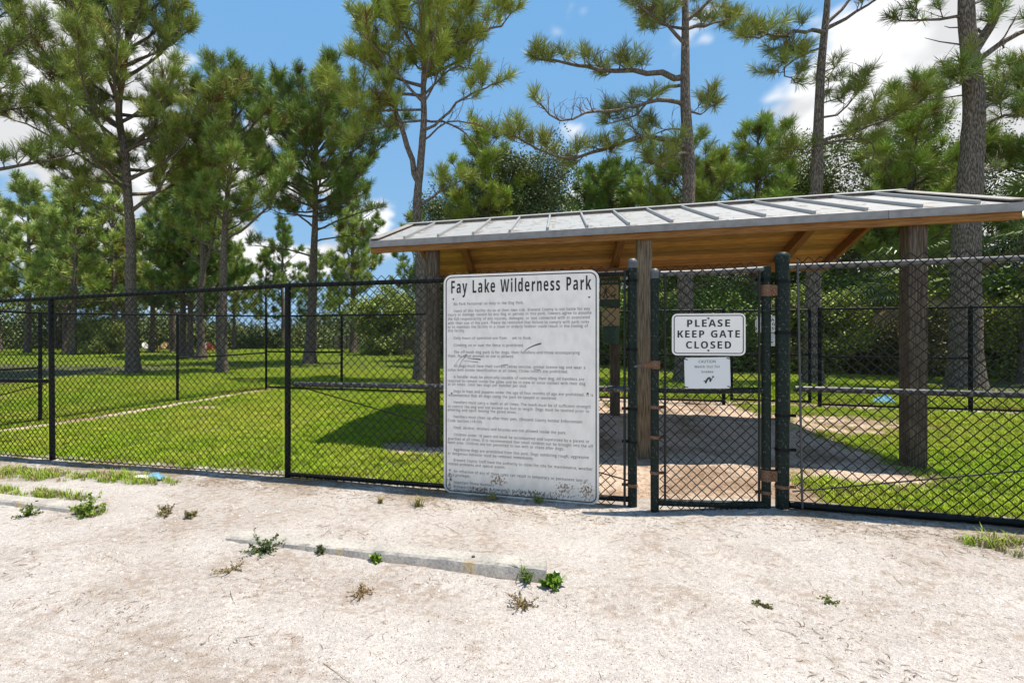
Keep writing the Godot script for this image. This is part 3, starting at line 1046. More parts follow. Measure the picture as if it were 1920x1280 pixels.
func make_signs() -> void:
	make_rules_sign()
	var a := Vector3(0.684, 0, 0.09)
	var x := (Vector3(1.426, 0, 0.0) - a).normalized()
	var z := x.cross(Vector3.UP)
	var b := Basis(x, Vector3.UP, z)
	var t := thing("gate_sign", "white metal sign reading PLEASE KEEP GATE CLOSED, bolted to the entrance gate", "sign", a + x * 0.352 + Vector3(0, 1.31, 0) + z * 0.035)
	t.basis = b
	gate_sign(t)
	t = thing("snake_warning", "white laminated sheet warning of snakes, tied below the larger gate sign", "notice", a + x * 0.345 + Vector3(0, 1.035, 0) + z * 0.034)
	t.basis = Basis(Vector3.BACK, 0.02) * b
	snake_sheet(t)
	t = thing("gate_sign", "small far sign asking to keep the gate closed, on the back gate", "sign", on(3.69, -5.96, 1.47))
	gate_sign(t)
	t = thing("snake_warning", "white snake notice under the far sign on the back gate", "notice", on(3.69, -5.96, 1.19))
	snake_sheet(t)

	# dog waste station on the middle back post of the shelter
	var zf := -4.225
	t = thing("dog_waste_station", "dog waste station on the middle back post: green sign, tan bag box, dark green bin", "dispenser", Vector3(0.885, gy(0.885, zf), zf))
	var y0 := -t.position.y
	put("sign_panel", plate(0.3, 0.46, 0.02, 0.003), M.sign_green, t, Transform3D(Basis(), Vector3(-0.09, y0 + 2.05, 0.012)))
	put("picture_panel", plate(0.27, 0.23, 0.005, 0.002), M.sign_tan, t, Transform3D(Basis(), Vector3(-0.09, y0 + 2.05, 0.016)))
	# the walker and the dog on its lead, cut from flat film
	var mb := MB.new()
	var zz := Vector3.BACK
	mb.tube(PackedVector3Array([Vector3(-0.06, 0.08, 0), Vector3(-0.06, 0.082, 0.0015)]), PackedFloat32Array([0.001, 0.001]), 6)
	var head := PackedVector3Array()
	for k in 10:
		head.push_back(Vector3(-0.055 + 0.016 * cos(TAU * k / 10), 0.082 + 0.016 * sin(TAU * k / 10), 0))
	mb.poly(head, zz)
	for q in [[[-0.08, 0.06], [-0.035, 0.06], [-0.045, -0.015], [-0.075, -0.015]], [[-0.075, -0.01], [-0.06, -0.01], [-0.085, -0.09], [-0.105, -0.09]], [[-0.062, -0.01], [-0.045, -0.01], [-0.02, -0.09], [-0.04, -0.09]], [[-0.045, 0.055], [-0.035, 0.06], [0.0, 0.02], [-0.008, 0.012]], [[-0.002, 0.02], [0.0, 0.014], [0.065, -0.04], [0.062, -0.034]], [[0.02, -0.045], [0.085, -0.045], [0.085, -0.07], [0.02, -0.07]], [[0.075, -0.03], [0.105, -0.035], [0.1, -0.055], [0.08, -0.055]], [[0.022, -0.065], [0.034, -0.065], [0.034, -0.095], [0.022, -0.095]], [[0.07, -0.065], [0.082, -0.065], [0.082, -0.095], [0.07, -0.095]]]:
		var p := PackedVector3Array()
		for e in q:
			p.push_back(Vector3(e[0], e[1], 0))
		mb.poly(p, zz)
	put("picture", mb.mesh(), M.sign_dark, t, Transform3D(Basis(), Vector3(-0.09, y0 + 2.05, 0.0175)))
	lettering(t, "text_line", "KEEP CLEAN", true, -0.09, y0 + 2.2, 0.035, 0.24, M.sign_tan, true)
	for m in t.get_children():
		if str(m.name).begins_with("text_line"):
			m.position.z = 0.016
	mb = MB.new()
	mb.box(Transform3D(), Vector3(0.26, 0.3, 0.1), 0.008)
	put("bag_box", mb.mesh(), M.sign_tan, t, Transform3D(Basis(), Vector3(-0.08, y0 + 1.64, 0.06)))
	mb = MB.new()
	mb.tube(PackedVector3Array([Vector3(0, -0.14, 0), Vector3(0, -0.13, 0), Vector3(0, 0.12, 0), Vector3(0, 0.14, 0)]), PackedFloat32Array([0.1, 0.115, 0.13, 0.115]), 18)
	put("bin", mb.mesh(), M.sign_green, t, Transform3D(Basis(), Vector3(-0.08, y0 + 1.36, 0.13)))


# ---------------------------------------------------------------- the shelter
func make_shelter() -> void:
	var x0 := -2.19
	var x1 := 3.92
	var ridge := Vector3(0, 3.035, -3.065)
	var t := thing("shelter", "open wooden shelter with a pale ribbed metal gable roof behind the gate", "shelter", on(0.885, -3.0))
	var o := t.position
	var off := Transform3D(Basis(), -o)
	for zz in [-1.62, -4.3]:
		for x in [-1.45, 0.885, 3.22]:
			var g := gy(x, zz)
			var mb := MB.new()
			var top := 2.42 if zz > -3.0 else 2.4
			mb.box(Transform3D(Basis(), Vector3(0, (top - g) / 2 - 0.05, 0)), Vector3(0.142, top - g + 0.1, 0.142), 0.006)
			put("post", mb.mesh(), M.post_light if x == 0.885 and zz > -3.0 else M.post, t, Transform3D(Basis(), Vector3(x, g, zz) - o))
	var run := 1.57
	var s := 0.354
	var len := run * sqrt(1.0 + s * s)
	for side in [1.0, -1.0]:
		var down := Vector3(0, -s, side).normalized()
		var nrm := Vector3(0, 1, s * side).normalized()
		var xa: Vector3 = Vector3.RIGHT * side
		var frame := Transform3D(Basis(xa, nrm, down), ridge - o)
		# sheet metal between the seams, and the seams
		var pan := MB.new()
		pan.box(Transform3D(), Vector3(0.414, 0.006, len), 0.0)
		var pm := pan.mesh()
		var sm := MB.new()
		sm.box(Transform3D(), Vector3(0.024, 0.036, len - 0.05), 0.004)
		var seam := sm.mesh()
		for k in 15:
			var cx := x0 + 0.416 * (k + 0.5)
			if k == 14:
				var lastp := MB.new()
				lastp.box(Transform3D(), Vector3(x1 - (x0 + 0.416 * 14) - 0.002, 0.006, len), 0.0)
				pm = lastp.mesh()
				cx = (x1 + x0 + 0.416 * 14) / 2
			put("roof_panel", pm, M.roof, t, frame * Transform3D(Basis(), Vector3(cx * side, -0.003, len / 2)))
			if k < 14:
				put("roof_seam", seam, M.seam, t, frame * Transform3D(Basis(), Vector3((x0 + 0.416 * (k + 1)) * side, 0.018, len / 2 + 0.01)))
		# boarding
		for k in 12:
			var q := MB.new()
			q.tint = grey(0.42 + 0.45 * fposmod(k * 0.618 + 0.2, 1.0)).srgb_to_linear()
			var shift := Vector3(fposmod(k * 1.7, 5.0), 0, fposmod(k * 0.37, 1.0))
			q.box(Transform3D(Basis(), shift), Vector3(x1 - x0 - 0.05, 0.02, len / 12 - 0.006), 0.004)
			put("ceiling_board", q.mesh(), M.plank, t, frame * Transform3D(Basis(), Vector3((x0 + x1) / 2 * side, -0.02, len * (k + 0.5) / 12) - shift))
		# rafters
		for x in [x0 + 0.06, -1.45, 0.885, 3.22, x1 - 0.06]:
			var q := MB.new()
			q.box(Transform3D(), Vector3(0.06 if absf(x - 0.865) > 2.5 else 0.1, 0.13, len - 0.06), 0.004)
			put("rafter", q.mesh(), M.rafter, t, frame * Transform3D(Basis(), Vector3(x * side, -0.1, len / 2)))
		# rake trim
		for x in [x0 - 0.012, x1 + 0.012]:
			var q := MB.new()
			q.box(Transform3D(), Vector3(0.022, 0.085, len + 0.02), 0.003)
			q.box(Transform3D(Basis(), Vector3(-signf(x - 0.8) * side * 0.05, 0.04, 0)), Vector3(0.11, 0.012, len + 0.02), 0.002)
			put("rake_trim", q.mesh(), M.fascia, t, frame * Transform3D(Basis(), Vector3(x * side, -0.012, len / 2)))
	# ridge cap
	var mb := MB.new()
	for side in [1.0, -1.0]:
		var down := Vector3(0, -s, side).normalized()
		var nrm := Vector3(0, 1, s * side).normalized()
		mb.box(Transform3D(Basis(Vector3.RIGHT * side, nrm, down), nrm * 0.041 + down * 0.06 + Vector3((x0 + x1) / 2, 0, 0)), Vector3(x1 - x0 + 0.04, 0.006, 0.125))
	put("ridge_cap", mb.mesh(), M.roof, t, Transform3D(Basis(), ridge - o))
	# eaves: sheet metal fascia in two lengths over a board
	for side in [1.0, -1.0]:
		var z: float = ridge.z + side * (run + 0.012)
		for e in [[x0 - 0.024, 2.95], [2.953, x1 + 0.024]]:
			var q := MB.new()
			q.box(Transform3D(), Vector3(e[1] - e[0], 0.078, 0.02), 0.003)
			q.box(Transform3D(Basis(), Vector3(0, -0.037, 0.008 * side)), Vector3(e[1] - e[0] - 0.004, 0.008, 0.014), 0.002)
			put("fascia", q.mesh(), M.fascia, t, Transform3D(Basis(), Vector3((e[0] + e[1]) / 2, 2.438, z) - o))
		var q := MB.new()
		q.box(Transform3D(), Vector3(x1 - x0 + 0.02, 0.14, 0.04), 0.004)
		put("eave_beam", q.mesh(), M.beam, t, Transform3D(Basis(), Vector3((x0 + x1) / 2, 2.402, z - side * 0.036) - o))
	# a beam along the back posts
	mb = MB.new()
	mb.box(Transform3D(), Vector3(x1 - x0 - 1.2, 0.14, 0.06), 0.004)
	put("back_beam", mb.mesh(), M.beam, t, Transform3D(Basis(), Vector3((x0 + x1) / 2, 2.36, -4.3 + 0.105) - o))


# ---------------------------------------------------------------- trees
# a shoot of long pine needles round a short twig along y
func tuft_mesh(seed_: int, count: int, wide: float) -> ArrayMesh:
	var rng := RandomNumberGenerator.new()
	rng.seed = seed_
	var mb := MB.new()
	for k in count:
		var a := rng.randf() * TAU
		var h := rng.randf()
		var o := Vector3(cos(a), 0, sin(a))
		var open := deg_to_rad(lerpf(72.0, 22.0, h) + rng.randf_range(-12, 12))
		var d := o * sin(open) + Vector3.UP * cos(open)
		var l := rng.randf_range(0.2, 0.3)
		var base := Vector3(0, h * 0.15, 0)
		var s := d.cross(Vector3(rng.randf() - 0.5, rng.randf() - 0.5, rng.randf() - 0.5)).normalized() * wide
		var mid := base + d * l * 0.6
		var tip := base + d * l - Vector3(0, 0.02, 0)
		mb.tint = Color(1, 1, 1) * rng.randf_range(0.75, 1.1)
		mb.quad(base - s * 0.5, mid - s * 0.5, mid + s * 0.5, base + s * 0.5)
		mb.tri(mid - s * 0.5, tip, mid + s * 0.5)
	mb.tint = Color(0.9, 0.75, 0.5)
	mb.tube(PackedVector3Array([Vector3(0, -0.03, 0), Vector3(0, 0.16, 0)]), PackedFloat32Array([0.009, 0.006]), 4, false)
	return mb.mesh()


# a spray of small leaves within a ball
func spray_mesh(seed_: int, count: int, reach: float, size: float, narrow := 0.5) -> ArrayMesh:
	var rng := RandomNumberGenerator.new()
	rng.seed = seed_
	var mb := MB.new()
	for k in count:
		var d := Vector3(rng.randfn(), rng.randfn(), rng.randfn()).normalized()
		var p := d * reach * pow(rng.randf(), 0.45)
		var l := (d + Vector3(rng.randfn(), rng.randfn(), rng.randfn()) * 0.6 + Vector3(0, -0.2, 0)).normalized() * size * rng.randf_range(0.7, 1.2)
		var s := l.cross(Vector3(rng.randfn(), 1.2, rng.randfn())).normalized() * size * narrow * 0.5
		mb.tint = Color(1, 1, 1) * rng.randf_range(0.75, 1.15)
		var bow := l.cross(s).normalized() * size * 0.08
		mb.tri(p, p + l * 0.5 - s, p + l + bow)
		mb.tri(p, p + l + bow, p + l * 0.5 + s)
	return mb.mesh()


func tree_point(p: Array, spread := 0.0) -> Vector3:
	return RIGHT * p[0] + Vector3.UP * p[1] + AHEAD * (p[2] if p.size() > 2 else spread)


func along(p: PackedVector3Array, h: float) -> Vector3:
	for k in p.size() - 1:
		if h <= p[k + 1].y:
			return p[k].lerp(p[k + 1], clampf((h - p[k].y) / maxf(p[k + 1].y - p[k].y, 0.01), 0.0, 1.0))
	return p[p.size() - 1]


func smooth_path(p: PackedVector3Array, per: int) -> PackedVector3Array:
	var q := PackedVector3Array()
	for k in p.size() - 1:
		for j in per:
			q.push_back(p[k].cubic_interpolate(p[k + 1], p[maxi(k - 1, 0)], p[mini(k + 2, p.size() - 1)], float(j) / per))
	q.push_back(p[p.size() - 1])
	return q


# side shoots and their needles along one limb; needles go to "out" as [place, towards]
func dress(tb: MB, p: PackedVector3Array, r0: float, rng: RandomNumberGenerator, out: Array, from: float, step: float, reach: float, needles: float) -> void:
	var total := 0.0
	for k in p.size() - 1:
		total += p[k].distance_to(p[k + 1])
	var s := total * from
	var sgn := 1.0
	while s < total:
		var acc := 0.0
		var at := p[0]
		var dir := Vector3.UP
		for k in p.size() - 1:
			var l := p[k].distance_to(p[k + 1])
			if acc + l >= s:
				at = p[k].lerp(p[k + 1], (s - acc) / maxf(l, 1e-4))
				dir = (p[k + 1] - p[k]).normalized()
				break
			acc += l
		var f := s / total
		var side := dir.cross(Vector3.UP)
		if side.length() < 0.2:
			side = Vector3.RIGHT.rotated(Vector3.UP, rng.randf() * TAU)
		side = side.normalized() * sgn
		side = side.rotated(dir, rng.randf_range(-0.9, 0.9))
		sgn = -sgn
		var d := (dir * rng.randf_range(0.35, 0.9) + side * rng.randf_range(0.5, 1.0) + Vector3.UP * rng.randf_range(-0.1, 0.45)).normalized()
		var l2 := reach * lerpf(1.0, 0.55, f) * rng.randf_range(0.45, 1.15)
		var q := PackedVector3Array([at])
		var n := 4
		for k in n:
			d = (d + Vector3.UP * 0.16 + Vector3(rng.randfn(), rng.randfn(), rng.randfn()) * 0.13).normalized()
			q.push_back(q[k] + d * l2 / n)
		var rr := maxf(r0 * 0.38 * (1.0 - 0.5 * f), 0.011)
		tb.tube(q, PackedFloat32Array([rr, rr * 0.85, rr * 0.7, rr * 0.55, rr * 0.4]), 4, false)
		if rng.randf() < needles:
			out.push_back([q[n], d])
			for k in range(2, n + 1):
				for m in 2:
					if rng.randf() < 0.5:
						var e := (d * 0.6 + Vector3(rng.randfn(), rng.randfn() * 0.5 + 0.55, rng.randfn()) * 0.75).normalized()
						var w := q[k - 1].lerp(q[k], rng.randf())
						var tip := w + e * rng.randf_range(0.06, 0.3) * clampf(reach, 0.5, 1.0)
						tb.tube(PackedVector3Array([w, tip]), PackedFloat32Array([0.01, 0.006]), 3, false)
						out.push_back([tip, e])
		else:
			# bare twigs
			for k in range(1, n + 1):
				var e := (d + Vector3(rng.randfn(), rng.randfn() + 0.6, rng.randfn()) * 0.7).normalized()
				var tip := q[k] + e * rng.randf_range(0.15, 0.45)
				tb.tube(PackedVector3Array([q[k], (q[k] + tip) * 0.5 + Vector3(0, 0.03, 0), tip]), PackedFloat32Array([rr * 0.45, 0.006, 0.004]), 3, false)
		s += step * rng.randf_range(0.6, 1.4)
	if needles > 0.1:
		var d2 := (p[p.size() - 1] - p[p.size() - 2]).normalized()
		for k in 3:
			out.push_back([p[p.size() - 1], (d2 + Vector3(rng.randfn(), rng.randfn() + 0.5, rng.randfn()) * 0.35 * k).normalized()])


# spec: base, trunk [[right, up, (ahead)]...], r, limbs [[points, radius, needles (, from)]...], grow [from, to, count, reach, lift], tint
func pine(called: String, label: String, group: String, spec: Dictionary) -> Node3D:
	var rng := RandomNumberGenerator.new()
	rng.seed = spec.seed
	var t := thing(called, label, "tree", spec.base, group)
	var tp := PackedVector3Array()
	for e in spec.trunk:
		tp.push_back(tree_point(e))
	tp[0] = Vector3(0, -0.15, 0)
	tp = smooth_path(tp, 5)
	var top := tp[tp.size() - 1].y
	var tr := PackedFloat32Array()
	for q in tp:
		var f := clampf(q.y / top, 0.0, 1.0)
		tr.push_back(spec.r * lerpf(1.0, 0.16, pow(f, 1.25)) * (1.0 + spec.get("flare", 0.6) * exp(-maxf(q.y, 0.0) * 2.6)))
	var trunk := MB.new()
	trunk.tube(tp, tr, 14, true, 0.045, rng)
	if spec.get("bands", 0) > 0:
		pass
	put("trunk", trunk.mesh(), M.bark, t)
	var out := []
	var tb := MB.new()
	for l in spec.get("limbs", []):
		var p := PackedVector3Array()
		var drift: float = rng.randf_range(-0.35, 0.35)
		for k in l[0].size():
			p.push_back(tree_point(l[0][k], drift * k))
		p[0] = along(tp, p[0].y)
		p = smooth_path(p, 3)
		for k in range(1, p.size()):
			p[k] += Vector3(rng.randfn(), rng.randfn(), rng.randfn()) * 0.025
		var r := PackedFloat32Array()
		for k in p.size():
			r.push_back(lerpf(l[1], l[1] * 0.28, float(k) / (p.size() - 1)))
		var lm := MB.new()
		lm.tube(p, r, 7, true, 0.05, rng)
		put("limb", lm.mesh(), M.bark, t)
		dress(tb, p, l[1], rng, out, l[3] if l.size() > 3 else 0.25, spec.get("step", 0.2), spec.get("side", 0.7), l[2])
	var g: Array = spec.get("grow", [])
	if g.size():
		var turn := rng.randf() * TAU
		for k in g[2]:
			var f: float = (k + rng.randf_range(0.1, 0.9)) / float(g[2])
			var h := lerpf(g[0], g[1], f)
			turn += 2.4 + rng.randf_range(-0.5, 0.5)
			var start := along(tp, h)
			var shape: float = spec.get("shape", 1.0)
			var reach: float = g[3] * rng.randf_range(0.65, 1.1) * (lerpf(1.0, 0.35, pow(f, 1.6)) if shape > 0.5 else 0.35 + 0.85 * sin(PI * clampf(f * 0.85 + 0.12, 0.0, 1.0)))
			var lift: float = lerpf(g[4], 0.95, pow(f, 1.5)) + rng.randf_range(-0.12, 0.15)
			var d := Vector3(cos(turn) * cos(lift), sin(lift), sin(turn) * cos(lift))
			var p := PackedVector3Array([start])
			var n := 6
			for j in n:
				d = (d + Vector3.UP * 0.07 + Vector3(rng.randfn(), rng.randfn() * 0.7, rng.randfn()) * 0.1).normalized()
				p.push_back(p[j] + d * reach / n)
			var r0 := clampf(0.018 * reach + 0.012, 0.02, 0.07)
			var r := PackedFloat32Array()
			for j in n + 1:
				r.push_back(lerpf(r0, 0.012, float(j) / n))
			tb.tube(p, r, 5, false)
			dress(tb, p, r0, rng, out, 0.3, spec.get("step", 0.2), spec.get("side", 0.7), spec.get("needles", 0.86))
		out.push_back([tp[tp.size() - 1], Vector3.UP])
	# dead stubs on the bare trunk
	for k in spec.get("stubs", 0):
		var h := rng.randf_range(1.8, maxf(g[0] if g.size() else 5.0, 3.0))
		var s := along(tp, h)
		var a := rng.randf() * TAU
		var d := Vector3(cos(a), rng.randf_range(-0.1, 0.4), sin(a)).normalized()
		var ln := rng.randf_range(0.2, 0.7)
		tb.tube(PackedVector3Array([s, s + d * (spec.r + ln * 0.5), s + d * (spec.r + ln) + Vector3(0, 0.04, 0)]), PackedFloat32Array([0.022, 0.013, 0.006]), 5)
	put("branches", tb.mesh(), M.bark, t)
	var places := []
	var tints := []
	var col: Color = spec.get("tint", Color(0.105, 0.135, 0.03)) * 3.1
	for e in out:
		var s: float = rng.randf_range(0.8, 1.3) * spec.get("size", 1.0)
		places.push_back(up_along(e[1] * 0.8 + Vector3(0, 0.55, 0), rng.randf() * TAU, s, e[0]))
		var c := col * rng.randf_range(0.65, 1.35)
		c = c.lerp(Color(0.42, 0.4, 0.09), maxf(0.0, rng.randf_range(-0.5, 0.6)))
		if rng.randf() < 0.035:
			c = Color(0.2, 0.12, 0.05)
		tints.push_back(c)
		if rng.randf() < 0.55:
			places.push_back(up_along(e[1] + Vector3(rng.randfn(), 0.5 + rng.randfn(), rng.randfn()) * 0.6, rng.randf() * TAU, s * 0.8, e[0] - e[1] * 0.1))
			tints.push_back(c * rng.randf_range(0.7, 1.1))
	t.get_node("branches").set_meta("kind", "stuff")
	copies("crown", spec.get("tuft", M.tuft), M.needle, places, tints, t)
	return t


# a leafy tree or bush: boughs that fork, with sprays of leaves at their ends
func leafy(called: String, label: String, category: String, group: String, spec: Dictionary) -> Node3D:
	var rng := RandomNumberGenerator.new()
	rng.seed = spec.seed
	var t := thing(called, label, category, spec.base, group)
	var wood := MB.new()
	var ends := []
	var high: float = spec.high
	var wide: float = spec.wide
	var clear: float = spec.get("clear", 0.3)
	for s in spec.get("stems", 1):
		var a := rng.randf() * TAU
		var p := PackedVector3Array([Vector3(cos(a), 0, sin(a)) * (0.0 if spec.get("stems", 1) == 1 else wide * 0.15) + Vector3(0, -0.1, 0)])
		var lean := Vector3(cos(a), 0, sin(a)) * (0.08 if spec.get("stems", 1) == 1 else 0.5)
		for k in 6:
			p.push_back(p[k] + (Vector3.UP + lean + Vector3(rng.randfn(), 0, rng.randfn()) * 0.12).normalized() * high * 0.8 / 6)
		var r0: float = spec.get("r", 0.15)
		var r := PackedFloat32Array()
		for k in 7:
			r.push_back(r0 * lerpf(1.0, 0.25, k / 6.0) * (1.35 if k == 0 else 1.0))
		wood.tube(p, r, 9, true, 0.06, rng)
		for b in spec.boughs:
			var f: float = lerpf(clear, 1.0, (b + rng.randf()) / spec.boughs)
			var st := p[clampi(int(f * 6.0), 0, 6)]
			var az: float = b * 2.4 + rng.randf_range(-0.5, 0.5)
			var el := lerpf(0.1, 0.85, f) + rng.randf_range(-0.2, 0.25)
			var d := Vector3(cos(az) * cos(el), sin(el), sin(az) * cos(el))
			var l := wide * rng.randf_range(0.55, 1.0) * lerpf(1.0, 0.6, f)
			var q := PackedVector3Array([st])
			for k in 5:
				d = (d + Vector3(rng.randfn(), rng.randfn() + 0.15, rng.randfn()) * 0.2).normalized()
				q.push_back(q[k] + d * l / 5)
			wood.tube(q, PackedFloat32Array([r0 * 0.4, r0 * 0.32, r0 * 0.25, r0 * 0.18, r0 * 0.12, r0 * 0.07]), 5, false)
			for k in range(1, 6):
				for m in spec.get("twigs", 3):
					var e := (d * 0.5 + Vector3(rng.randfn(), rng.randfn() * 0.8 + 0.2, rng.randfn())).normalized()
					var w := q[k - 1].lerp(q[k], rng.randf())
					var tl := wide * rng.randf_range(0.12, 0.34)
					var mid := w + e * tl * 0.5 + Vector3(0, 0.04, 0)
					var tip := w + e * tl
					wood.tube(PackedVector3Array([w, mid, tip]), PackedFloat32Array([r0 * 0.09, r0 * 0.06, 0.006]), 4, false)
					ends.push_back(tip)
					ends.push_back(mid)
					for j in spec.get("sprays", 2):
						ends.push_back(tip + Vector3(rng.randfn(), rng.randfn(), rng.randfn()) * 0.17 * spec.get("size", 1.0))
	put("trunk" if spec.get("stems", 1) == 1 else "stems", wood.mesh(), M.bark, t)
	var places := []
	var tints := []
	for e in ends:
		places.push_back(Transform3D(Basis.from_euler(Vector3(rng.randf() * TAU, rng.randf() * TAU, rng.randf() * TAU)).scaled(Vector3.ONE * rng.randf_range(0.7, 1.25) * spec.get("size", 1.0)), e))
		var c: Color = spec.tint * rng.randf_range(1.5, 2.8)
		c = c.lerp(spec.get("tint2", spec.tint) * 1.8, rng.randf() * 0.7)
		tints.push_back(c)
	copies("crown" if category == "tree" else "leaves", spec.get("spray", M.spray), M.leaf, places, tints, t)
	return t


func clone(o: Node3D, label: String, at: Vector3, turn: float, s: float, group: String) -> Node3D:
	var c: Node3D = o.duplicate()
	c.name = numbered(str(o.get_meta("stem")), self)
	add_child(c)
	c.position = at
	c.rotation = Vector3(0, turn, 0)
	c.scale = Vector3.ONE * s
	c.set_meta("label", label)
	c.set_meta("group", group)
	return c


func frond_mesh(seed_: int) -> ArrayMesh:
	var rng := RandomNumberGenerator.new()
	rng.seed = seed_
	var mb := MB.new()
	# stalk along z, arching down, then a fan of narrow blades that droop at their tips
	var p := PackedVector3Array()
	for k in 6:
		var f := k / 5.0
		p.push_back(Vector3(0, 0.22 * sin(f * 1.6), f * 0.95))
	mb.tint = Color(1.1, 1.2, 0.8)
	mb.tube(p, PackedFloat32Array([0.022, 0.017, 0.014, 0.012, 0.011, 0.01]), 5)
	var hub := p[5]
	for k in 34:
		var f := (k - 16.5) / 17.0
		var a := f * 2.15
		var d := Vector3(sin(a), 0.12 * cos(a * 1.4) + 0.1, cos(a) * 0.9 + 0.15).normalized()
		var l := rng.randf_range(0.72, 0.95) * (1.0 - 0.25 * f * f)
		var s := d.cross(Vector3.UP).normalized() * 0.019
		mb.tint = Color(1, 1, 1) * rng.randf_range(0.8, 1.15)
		var q0 := hub + Vector3(0, 0, -0.1 * absf(f))
		var q1 := q0 + d * l * 0.55
		var q2 := q1 + (d + Vector3(0, -0.35, 0)).normalized() * l * 0.25
		var q3 := q2 + (d * 0.5 + Vector3(0, -1.0, 0)).normalized() * l * rng.randf_range(0.2, 0.3)
		mb.quad(q0 - s * 0.4, q1 - s, q1 + s, q0 + s * 0.4)
		mb.quad(q1 - s, q2 - s * 0.8, q2 + s * 0.8, q1 + s)
		mb.tri(q2 - s * 0.8, q3, q2 + s * 0.8)
	return mb.mesh()


func palm(label: String, base: Vector3, high: float, seed_: int, count: int) -> void:
	var rng := RandomNumberGenerator.new()
	rng.seed = seed_
	var t := thing("cabbage_palm", label, "palm tree", base)
	var p := PackedVector3Array()
	var r := PackedFloat32Array()
	for k in 24:
		var f := k / 23.0
		p.push_back(Vector3(0.15 * sin(f * 2.0), -0.1 + high * f, 0.1 * f))
		r.push_back(0.17 * (1.0 + 0.25 * exp(-f * 9.0)) * (1.05 if k % 2 == 0 else 0.95) + (0.06 if f > 0.8 else 0.0))
	var mb := MB.new()
	mb.tube(p, r, 12, true, 0.06, rng)
	put("trunk", mb.mesh(), M.bark, t)
	var head := p[23]
	for k in count:
		var f := float(k) / count
		var el := lerpf(1.25, -1.0, f) + rng.randf_range(-0.15, 0.15)
		var az := k * 2.4 + rng.randf_range(-0.3, 0.3)
		var b := Basis(Vector3.UP, az) * Basis(Vector3.RIGHT, -el)
		var m: Material = M.frond if f < 0.8 else M.frond_dry
		put("frond", M.fronds[k % 3], m, t, Transform3D(b.scaled(Vector3.ONE * rng.randf_range(0.9, 1.2)), head - Vector3(0, 0.3 * f, 0)))


